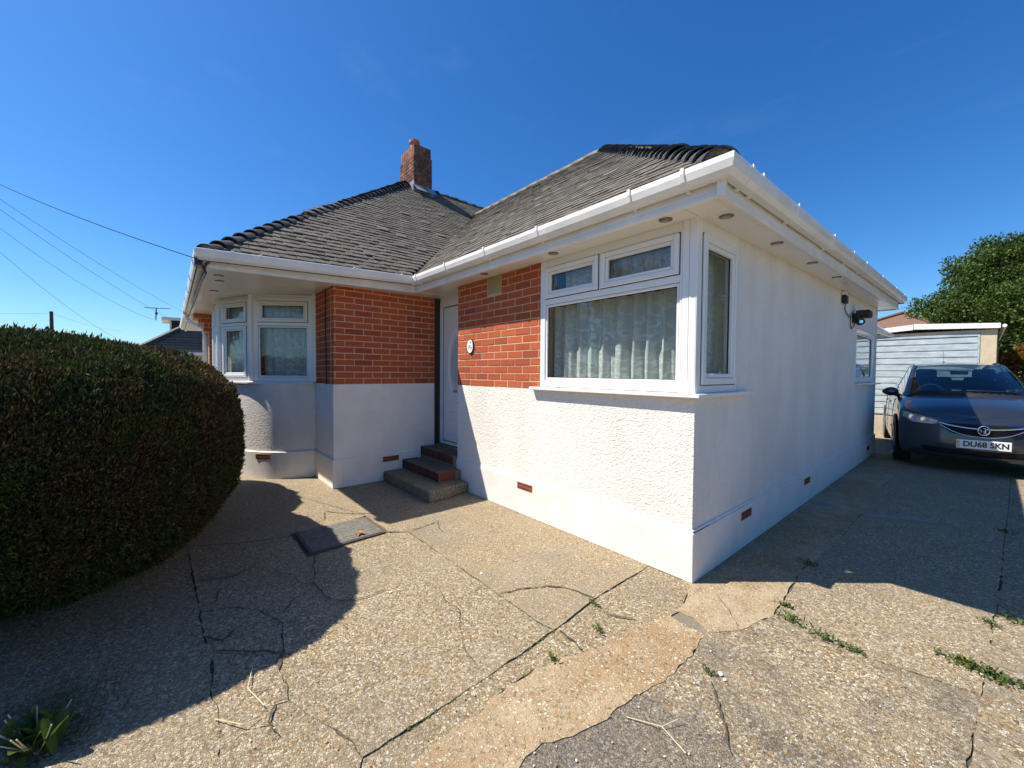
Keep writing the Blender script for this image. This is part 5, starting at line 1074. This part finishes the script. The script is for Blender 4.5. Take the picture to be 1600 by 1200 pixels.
# ================================================================== LEFT BACKGROUND
nb = empty('neighbouring_bungalow', (-20, -1, 0), 'neighbouring bungalow with dark hipped roof and small dormer beyond the hedge', 'house')
NI = Matrix.Translation(-nb.location)
def np_(mb, name, mat, par=nb, **k): o = mb.build(name, mat, par, **k); o.matrix_local = NI if par is nb else Matrix.Identity(4); return o
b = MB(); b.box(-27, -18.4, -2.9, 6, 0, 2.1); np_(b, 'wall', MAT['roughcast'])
b = MB(); A_ = [(-17.6,-3.45,2.10), (-17.6,6.6,2.10), (-27.8,6.6,2.10), (-27.8,-3.45,2.10), (-21.4,.3,4.9), (-24,.3,4.9)]; b.add(A_, [(0,1,4), (0,4,5,3), (1,2,5,4), (2,3,5)]); nrf = np_(b, 'roof', MAT['tile_i'])
b = MB()
for k in range(26):
    t_ = k/26; x = -17.6-3.8*t_; z = 2.10+2.8*t_; b.box(x-.13, x+.02, -3.45+3.75*t_, 6.6-6.3*t_, z+.005, z+.055)
np_(b, 'tile_course', MAT['tile_i'], nrf)
b = MB(); b.tube([(-17.62,-3.47,2.14), (-21.4,.3,4.95)], .11, 7); np_(b, 'hip_tile', MAT['hip'], nrf)
b = MB(); b.box(-21.6, -20.2, -2.62, -1.0, 2.9, 3.42); dm = np_(b, 'dormer', MAT['underlay'])
b = MB(); b.box(-21.8, -20.0, -2.9, -.8, 3.42, 3.53); np_(b, 'dormer_roof', MAT['gutter'], dm)
b = MB(); b.box(-21.0, -20.19, -2.66, -2.60, 2.95, 3.38); np_(b, 'window', MAT['upvc'], dm)
b = MB(); b.tube([(-17.62,-3.4,2.02), (-17.62,6.3,2.02)], .06, 6); np_(b, 'gutter', MAT['gutter'])
ae = MB(); ae.tube([(-20.6,-3.08,3.45), (-20.6,-3.06,3.92)], .02, 6); ae.tube([(-20.6,-3.42,3.90), (-20.6,-2.62,3.94)], .014, 6)
for k in range(7): y = -3.38+k*.12; ae.tube([(-20.75,y,3.9+.005*k), (-20.45,y,3.9+.005*k)], .007, 5)
ae.box(-20.64, -20.56, -3.1, -3.02, 3.66, 3.74)
thing(ae, 'television_aerial', MAT['black'], 'television aerial on a short mast by the neighbouring dormer', 'aerial', loc=(-20.6,-3.08,3.45))
# telegraph poles and wires
tpole = MB(); tpole.tube([(-40,-8.8,0), (-40,-8.8,5.35)], [.12,.09], 10); thing(tpole, 'telegraph_pole', MAT['wood_pole'], 'distant telegraph pole standing above the hedge', 'pole', loc=(-40,-8.8,0))
T0 = Vector((-12.2, -6.55, 5.95))
tp2 = MB(); tp2.tube([(T0.x,T0.y-.1,0), (T0.x,T0.y-.1,6.1)], [.15,.11], 10); thing(tp2, 'telegraph_pole', MAT['wood_pole'], 'telegraph pole in the street just outside the left edge', 'pole', loc=(T0.x,T0.y-.1,0))
def wire(A, B, sag, label, r_=.006):
    A, B = Vector(A), Vector(B); P_ = [A.lerp(B, i/24) - Vector((0,0,1))*sag*4*(i/24)*(1-i/24) for i in range(25)]
    b = MB(); b.tube(P_, r_, 5, cap=False); thing(b, 'telephone_wire', MAT['wire'], label, 'wire', 'telephone wires crossing the sky on the left', loc=tuple(A))
wire(T0, (-3.52,-2.45,2.43), .16, 'telephone wire running to the front corner of the bungalow', .004)
wire(T0, (-26,-1.0,3.9), .30, 'highest telephone wire sloping down behind the roof', .0045)
wire(T0+Vector((0,0,-.12)), (-26,-1.35,3.35), .34, 'telephone wire just below the highest one', .0045)
wire(T0+Vector((0,-.05,-.3)), (-20.6,-3.05,3.4), .42, 'telephone wire ending by the aerial', .0038)
wire(T0+Vector((0,-.02,-.45)), (-20,-4.2,2.6), .34, 'lowest telephone wire dropping into the hedge line', .0038)
wire((-40,-8.8,5.25), (-40,-16,5.2), .3, 'faint far wire left of the distant pole', .006)
wire((-40,-8.8,5.25), (-42,-5.5,4.4), .2, 'faint far wire right of the distant pole', .005)

# distant planting so the horizon is closed
tree((-45,4,0), 3.6, (0,0,1.9), (2.5,5,1.5), 90, .35, 'low distant trees left of the neighbouring bungalow', MAT['far_leaf'], 70, 20, clump=.6)
for i, (x, y) in enumerate(((-30, 40), (-12, 46), (10, 44), (24, 36))):
    tree((x, y, 0), 5, (0,0,2.8), (6,3,2.0), 120, .4, ('distant tree belt behind the bungalow, leftmost part', 'distant tree belt behind the bungalow, second part', 'distant tree belt behind the oak', 'distant tree belt at the far right')[i], MAT['far_leaf'], 80+i, 18, clump=.8)
# ================================================================== CAR
CAR = empty('parked_car', (1.265, 5.86, .012), 'dark blue-grey hatchback parked nose-on between the house and the garage', 'car', rot=R(9.25))
WS, HS_ = .965, 1.075      # small fit of width and height
def zm(z): return z*HS_ + .05*min(1, max(0, (z-.6)/.5))
def cp(mb, name, mat, parent=CAR, **k):
    mb.v = [(x*WS, y, zm(z)) for x, y, z in mb.v]; return mb.build(name, mat, parent, **k)
# outline in plan (half), from nose centre round to tail centre; y runs backwards
half = [(0,0), (.22,.008), (.42,.036), (.60,.09), (.73,.18), (.81,.31), (.852,.48), (.866,.85), (.868,1.3), (.868,2.0), (.868,2.7), (.862,3.2), (.83,3.6), (.74,3.85), (.55,3.97), (.3,4.02), (0,4.03)]
def zsh(y):   # shoulder / bonnet edge height
    return float(np.interp(y, [0, .06, .2, .5, .9, 1.25, 2.2, 3.2, 3.8, 4.1], [.715, .745, .785, .83, .895, .935, .95, .97, .985, .97]))
def crown(y): return float(np.interp(y, [0, .1, .4, 1.0, 1.3], [.0, .022, .062, .085, .085]))
prof = [(.0, -.035), (.06, -.012), (.16, .0), (.34, .004), (.5, .0), (.68, -.006), (.84, -.016), (.93, -.035), (.975, -.062), (1.0, -.10)]
rows = []
for (x, y) in half:
    r = []
    i = half.index((x, y)); a, c = Vector(half[max(i-1, 0)]), Vector(half[min(i+1, len(half)-1)]); t = (c-a).normalized(); nn = Vector((t.y, -t.x))
    if i == 0: nn = Vector((0, -1))
    if i == len(half)-1: nn = Vector((0, 1))
    zb, zt = .19, zsh(y)
    for v, off in prof:
        fr_ = 1.0 if y > .5 else 1.35
        o_ = off*fr_; 
        if x == 0: px, py = 0, y + nn.y*o_
        else: px, py = x+nn.x*o_, y+nn.y*o_
        r.append((max(px, 0), py, zb+(zt-zb)*v + 0))
    rows.append(r)
body = MB()
full = [[(-x, y, z) for x, y, z in r] for r in rows[::-1]] + rows[1:]
body.grid(full)
# bonnet/deck cap
capr = []
for r in rows:
    x, y, z = r[-1]; capr.append([(x*u, y + (0 if y > 1.2 else -.0), z + crown(y)*(1-abs(u)**2.2)) for u in np.linspace(-1, 1, 13)])
body.grid(capr)
bm = bmesh.new(); me = body.mesh('tmp', MAT['car_paint']); bm.from_mesh(me); bmesh.ops.remove_doubles(bm, verts=bm.verts, dist=.002); bmesh.ops.recalc_face_normals(bm, faces=bm.faces)
bvh0 = BVHTree.FromBMesh(bm)
for v in bm.verts: v.co.x *= WS; v.co.z = zm(v.co.z)
me = bpy.data.meshes.new('body'); bm.to_mesh(me); bm.free(); me.materials.append(MAT['car_paint']); me.polygons.foreach_set('use_smooth', [True]*len(me.polygons))
bo = link('body', me, CAR); sb = bo.modifiers.new('subsurf', 'SUBSURF'); sb.levels = 2; sb.render_levels = 2
def nose(x, z):
    h = bvh0.ray_cast(Vector((x, -1, z)), Vector((0, 1, 0)))
    return h[0].y if h[0] is not None else .5
def nose_patch(name, mat, top, bot, n=14, m_=4, off=.006, thick=.0, parent=CAR, y_add=0.0, smooth=True):
    """patch between an upper and a lower curve given in front view (x, z), laid on the nose"""
    tx, tz = zip(*top); bx, bz = zip(*bot); P = []
    for j in range(m_+1):
        row = []
        for i in range(n+1):
            t = i/n; a = (np.interp(t, np.linspace(0, 1, len(tx)), tx), np.interp(t, np.linspace(0, 1, len(tx)), tz)); c = (np.interp(t, np.linspace(0, 1, len(bx)), bx), np.interp(t, np.linspace(0, 1, len(bx)), bz))
            x = a[0]+(c[0]-a[0])*j/m_; z = a[1]+(c[1]-a[1])*j/m_; row.append((x, nose(x, z)-off+y_add, z))
        P.append(row)
    b = MB(); b.grid(P); return cp(b, name, mat, parent, smooth=smooth)
def sx_(y, z):
    h = bvh0.ray_cast(Vector((2, y, z)), Vector((-1, 0, 0))); return (h[0].x if h[0] is not None else .86)
# grille, chrome bar, lower intake, lamps
nose_patch('grille', MAT['grille'], [(-.43,.655), (-.2,.652), (0,.650), (.2,.652), (.43,.655)], [(-.40,.60), (-.30,.53), (-.18,.505), (0,.50), (.18,.505), (.30,.53), (.40,.60)], 24, 5, .012)
gb = MB()
def bar(zc, x0, r_, sagz=0, name='grille_bar', mat=None):
    pts = [(x, nose(x, zc(x))-.022, zc(x)) for x in np.linspace(-x0, x0, 25)]; b = MB(); b.tube(pts, r_, 6); return cp(b, name, mat, smooth=True)
bar(lambda x: .600+.055*(abs(x)/.44)**2.2, .44, .011, name='chrome_bar', mat=MAT['chrome'])
bar(lambda x: .497+.150*(abs(x)/.44)**2.4, .435, .006, name='chrome_trim', mat=MAT['chrome'])
for k, z0 in enumerate((.575, .553, .531)): bar(lambda x, z0=z0: z0+.003*math.sin(x*40), (.36, .33, .28)[k], .004, mat=MAT['grille'])
nose_patch('lower_intake', MAT['grille'], [(-.62,.335), (-.35,.322), (0,.315), (.35,.322), (.62,.335)], [(-.55,.25), (-.3,.245), (0,.245), (.3,.245), (.55,.25)], 20, 3, .008)
nose_patch('bumper_lip', MAT['galv'] if False else MAT['car_paint'], [(-.70,.262), (0,.242), (.70,.262)], [(-.66,.235), (0,.212), (.66,.235)], 20, 3, .03)
for s in (-1, 1):
    lamp = nose_patch('headlight', MAT['lamp_glass'], [(s*.44,.672), (s*.57,.718), (s*.70,.748), (s*.80,.768)], [(s*.46,.632), (s*.58,.628), (s*.71,.640), (s*.80,.690)], 14, 5, .016)
    b = MB()
    for (x, z, r_) in ((s*.60,.678,.026), (s*.72,.698,.028)): y_ = nose(x, z); b.cyl((x, -z), r_, 0, .004, 14, Matrix.Translation((0, y_-.022, 0)) @ Matrix.Rotation(R(90), 4, 'X') @ Matrix.Diagonal((1, -1, 1, 1)))
    cp(b, 'lamp_ring', MAT['chrome'], lamp)
    nose_patch('headlight_rim', MAT['seal'], [(s*.44,.668), (s*.58,.724), (s*.72,.755), (s*.81,.775)], [(s*.45,.670), (s*.58,.716), (s*.72,.747), (s*.81,.765)], 12, 1, .017)
# badge: a chrome ring around a winged beast's head and paw, reduced to its strokes
by = nose(0, .585)-.042
b = MB(); KK = 28; b.tube([(.056*math.cos(2*math.pi*i/KK), by, .585+.056*math.sin(2*math.pi*i/KK)) for i in range(KK+1)], .008, 6, cap=False); bg_ = cp(b, 'badge', MAT['chrome'], smooth=True)
b = MB(); b.tube([(-.05,by,.585), (-.03,by-.004,.60), (-.02,by-.004,.575), (-.035,by-.004,.566)], .006, 6); b.tube([(-.01,by-.004,.61), (.012,by-.004,.615), (.018,by-.004,.585), (.0,by-.004,.575), (.004,by-.004,.545)], .008, 6); b.tube([(.02,by-.004,.60), (.045,by-.004,.60)], .007, 6); b.tube([(.0,by-.002,.58), (.02,by-.003,.555)], .012, 6); cp(b, 'emblem', MAT['chrome'], bg_, smooth=True)
b = MB(); b.cyl((0, 0), .052, 0, .006, 24, Matrix.Translation((0, by+.012, .585)) @ Matrix.Rotation(R(90), 4, 'X')); cp(b, 'badge_plate', MAT['grille'], bg_)
# number plate
py = min(nose(0, .40), nose(.2, .40))-.03
b = MB(); b.box(-.26, .26, py, py+.012, .345, .458); pt = cp(b, 'number_plate', MAT['plate'], bevel=.003)
b = MB(); b.box(-.258, -.222, py-.0015, py, .348, .455); cp(b, 'plate_band', MAT['steel'], pt)
b = MB(); b.box(-.252, -.232, py-.003, py-.0015, .415, .428); b.box(-.250, -.234, py-.003, py-.0015, .372, .380); cp(b, 'plate_mark', MAT['ink'], pt)
text_mesh('plate_lettering', 'DU68 SKN', .100, MAT['ink'], Matrix.Translation((.022*WS, py-.002, .4015*HS_)) @ Matrix.Rotation(R(90), 4, 'X'), pt, bold=.0032, sx=.905)
# greenhouse
def gl(P, name, mat, parent=CAR): b = MB(); b.grid(P); return cp(b, name, mat, parent, smooth=True)
def lerp(a, c, t): return tuple(a[k]+(c[k]-a[k])*t for k in range(3))
A0, A1 = (.70,1.18,.945), (.535,1.93,1.395)        # windscreen corners (half)
def ws(u, t):   # u -1..1 across, t 0..1 up
    x = (A0[0]+(A1[0]-A0[0])*t)*u; y = A0[1]+(A1[1]-A0[1])*t - (.30-.14*t)*(1-abs(u)**2.2); z = A0[2]+(A1[2]-A0[2])*t + .035*(1-u*u) + .03*math.sin(math.pi*t); return (x, y, z)
gl([[ws(u, t) for u in np.linspace(-.955, .955, 17)] for t in np.linspace(.03, .97, 7)], 'windscreen', MAT['car_glass'])
gl([[ws(u, t) for u in np.linspace(-1, 1, 17)] for t in (-.04, .05)], 'scuttle', MAT['black'])
b = MB(); w0 = [ws(u, .075) for u in np.linspace(-.05, .80, 8)]; b.tube([(x, y-.012, z+.012) for x, y, z in w0], .008, 6); w0 = [ws(u, .06) for u in np.linspace(-.85, -.1, 8)]; b.tube([(x, y-.012, z+.012) for x, y, z in w0], .008, 6); cp(b, 'wiper', MAT['black'])
for s in (-1, 1):
    P = []
    for t in np.linspace(-.03, 1.0, 8):
        a = ws(s*.95, t); o_ = ws(s*1.0, t); P.append([(a[0], a[1]-.006, a[2]+.006), (o_[0]+s*.0, o_[1]-.004, o_[2]+.008), (o_[0]+s*.035, o_[1]+.05, o_[2]-.006)])
    gl(P, 'windscreen_pillar', MAT['car_paint'])
    # side glass, pillars, roof rail
    def side(y, t): 
        xb = np.interp(y, [1.15, 1.6, 3.0, 3.8], [.745, .77, .775, .70]); xt = np.interp(y, [1.15, 1.9, 3.2, 3.8], [.68, .565, .56, .50]); zb = zsh(y)-.005; zt = np.interp(y, [1.18, 1.55, 1.93, 2.3, 3.0, 3.6, 3.9], [.96, 1.20, 1.375, 1.42, 1.40, 1.26, 1.05])
        return (s*(xb+(xt-xb)*t), y, zb+(zt-zb)*t)
    for nm, y0, y1 in (('side_window', 1.38, 2.32), ('side_window', 2.42, 3.15), ('quarter_window', 3.22, 3.5)):
        gl([[side(y, t) for t in np.linspace(.06, .95, 6)] for y in np.linspace(y0, y1, 8)], nm, MAT['car_glass'])
    for y0, y1 in ((2.32, 2.42), (3.15, 3.22)): gl([[(side(y, t)[0]*1.004, y, side(y, t)[2]) for t in np.linspace(0, 1, 6)] for y in (y0, y1)], 'door_pillar', MAT['black'])
    gl([[side(y, t) for t in np.linspace(0, 1, 6)] for y in np.linspace(3.5, 3.86, 5)], 'rear_pillar', MAT['car_paint'])
    gl([[(side(y, t)[0]*1.003, y, side(y, t)[2]) for t in (-.12, .07)] for y in np.linspace(1.2, 3.6, 14)], 'waist_trim', MAT['black'])
    gl([[(side(y, .93)[0]*1.004, y, side(y, .93)[2]), (side(y, 1)[0]*1.01, y, side(y, 1)[2]+.012), (side(y, 1)[0]*.94, y, side(y, 1)[2]+.035)] for y in np.linspace(1.5, 3.86, 16)], 'roof_rail', MAT['car_paint'])
    # door shut lines and handle
    for y in (1.32, 2.36, 3.15): b = MB(); b.tube([(s*(sx_(y, z)-.001), y, z) for z in (.26, .4, .5, .6, .7, .8, .88)], .004, 4); cp(b, 'door_gap', MAT['seal'])
    for y in (2.16, 3.0): b = MB(); xh_ = sx_(y, .81); b.box(s*xh_-.014, s*xh_+.014, y-.09, y+.09, .80, .825); cp(b, 'door_handle', MAT['car_paint'], bevel=.006)
    b = MB(); b.tube([(s*(sx_(y_, .46)-.006), y_, .46) for y_ in (1.25,1.7,2.2,2.7,3.0)], .012, 6); cp(b, 'side_crease', MAT['car_paint'], smooth=True)
    # mirror
    b = MB(); bmm = bmesh.new(); bmesh.ops.create_icosphere(bmm, subdivisions=3, radius=1)
    b.add([(s*(.895 + v.co.x*s*.115*(1 if v.co.x*s > 0 else 1)), 1.46 + v.co.y*.06, .985 + v.co.z*.068*(1.0 - .25*max(0, v.co.x*s))) for v in bmm.verts], [tuple(q.index for q in f.verts) for f in bmm.faces]); bmm.free()
    mr = cp(b, 'door_mirror', MAT['car_paint'], smooth=True)
    b = MB(); b.tube([(s*.75,1.45,.925), (s*.82,1.45,.935), (s*.86,1.46,.96)], .022, 8); cp(b, 'mirror_stalk', MAT['black'], mr)
    # wheels
    for y in (.83, 3.34):
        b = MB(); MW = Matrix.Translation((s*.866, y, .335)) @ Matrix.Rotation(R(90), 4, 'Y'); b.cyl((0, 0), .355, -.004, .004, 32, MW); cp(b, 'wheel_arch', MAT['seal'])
        MW = Matrix.Translation((s*.856, y, .292)) @ Matrix.Rotation(R(90*s), 4, 'Y'); b = MB(); b.cyl((0, 0), .296, -.19, .0, 36, MW); b.cyl((0, 0), .296, .0, .016, 36, MW, r2=.275); wh = cp(b, 'tyre', MAT['tyre'])
        b = MB(); b.cyl((0, 0), .055, .0, .024, 16, MW); 
        for k in range(5):
            a_ = 2*math.pi*k/5+.3
            for da in (-.12, .12): ca, sa = math.cos(a_+da), math.sin(a_+da); px, py_ = -sa*.012, ca*.012; vs = [(.04*ca+px, .04*sa+py_), (.04*ca-px, .04*sa-py_), (.2*ca-px*1.3, .2*sa-py_*1.3), (.2*ca+px*1.3, .2*sa+py_*1.3)]; b.add([MW @ Vector((x, yy, zz)) for zz in (.002, .020) for x, yy in vs], BOXF)
        for r_ in (.205,): b.tube([MW @ Vector((r_*math.cos(2*math.pi*i/36), r_*math.sin(2*math.pi*i/36), .014)) for i in range(37)], .012, 6, cap=False)
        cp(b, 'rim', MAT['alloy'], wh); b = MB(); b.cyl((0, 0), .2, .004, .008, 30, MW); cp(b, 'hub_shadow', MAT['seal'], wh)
# roof, rear screen, tailgate
def rf_(u, y):
    z = np.interp(y, [1.93, 2.3, 2.8, 3.3, 3.75], [1.425, 1.462, 1.478, 1.46, 1.40]); xh = np.interp(y, [1.93, 2.4, 3.3, 3.75], [.538, .535, .53, .50]); return (xh*u, y-(.155 if y < 2 else 0)*(1-abs(u)**2.2), z - .035*abs(u)**2.5)
gl([[rf_(u, y) for u in np.linspace(-1, 1, 13)] for y in (1.93, 2.05, 2.3, 2.7, 3.1, 3.5, 3.75)], 'roof', MAT['car_paint'])
gl([[((.50+.18*t)*u, 3.75+.22*t, 1.38-.38*t) for u in np.linspace(-1, 1, 9)] for t in np.linspace(0, 1, 5)], 'rear_screen', MAT['car_glass'])
b = MB(); b.tube([(0,3.3,1.475), (0,3.3,1.50)], .02, 8); b.tube([(0,3.3,1.50), (0.0,3.42,1.72)], .004, 5); cp(b, 'aerial', MAT['black'])
# cabin
b = MB(); b.box(-.70, .70, 1.25, 1.32, .6, .915); b.box(-.72, .72, 1.32, 3.7, .42, .5); b.box(-.74, -.70, 1.3, 3.7, .5, .93); b.box(.70, .74, 1.3, 3.7, .5, .93); b.box(-.68, .68, 3.15, 3.3, .5, 1.10); b.box(-.60, .60, 3.5, 3.72, .9, 1.16); cp(b, 'cabin_trim', MAT['seat'])
gl([[(u*.70, 1.02+.28*t+.10*u*u, .925+.02*(1-t)) for u in np.linspace(-1, 1, 9)] for t in (0, .5, 1)], 'dashboard', MAT['seat'])
def rbox(name, x0, x1, y0, y1, z0, z1, mat=None): b = MB(); b.box(x0, x1, y0, y1, z0, z1); o = cp(b, name, mat or MAT['seat']); md = o.modifiers.new('b', 'BEVEL'); md.width = .045; md.segments = 3; return o
for s in (-1, 1): rbox('front_seat', s*.36-.26, s*.36+.26, 2.12, 2.27, .5, 1.17); rbox('headrest', s*.36-.14, s*.36+.14, 2.14, 2.25, 1.16, 1.35)
for s in (-1, 0, 1): rbox('rear_headrest', s*.38-.11, s*.38+.11, 3.15, 3.25, 1.08, 1.22)
b = MB(); b.tube([(-.36+.185*math.cos(2*math.pi*i/30), 1.56+.06*math.sin(2*math.pi*i/30), .93+.17*math.sin(2*math.pi*i/30)) for i in range(31)], .014, 6, cap=False); b.tube([(-.53,1.56,.93), (-.19,1.56,.93)], .02, 6); cp(b, 'steering_wheel', MAT['steel'], smooth=True)
rbox('rear_view_mirror', -.11, .11, 1.75, 1.78, 1.26, 1.32, MAT['black'])
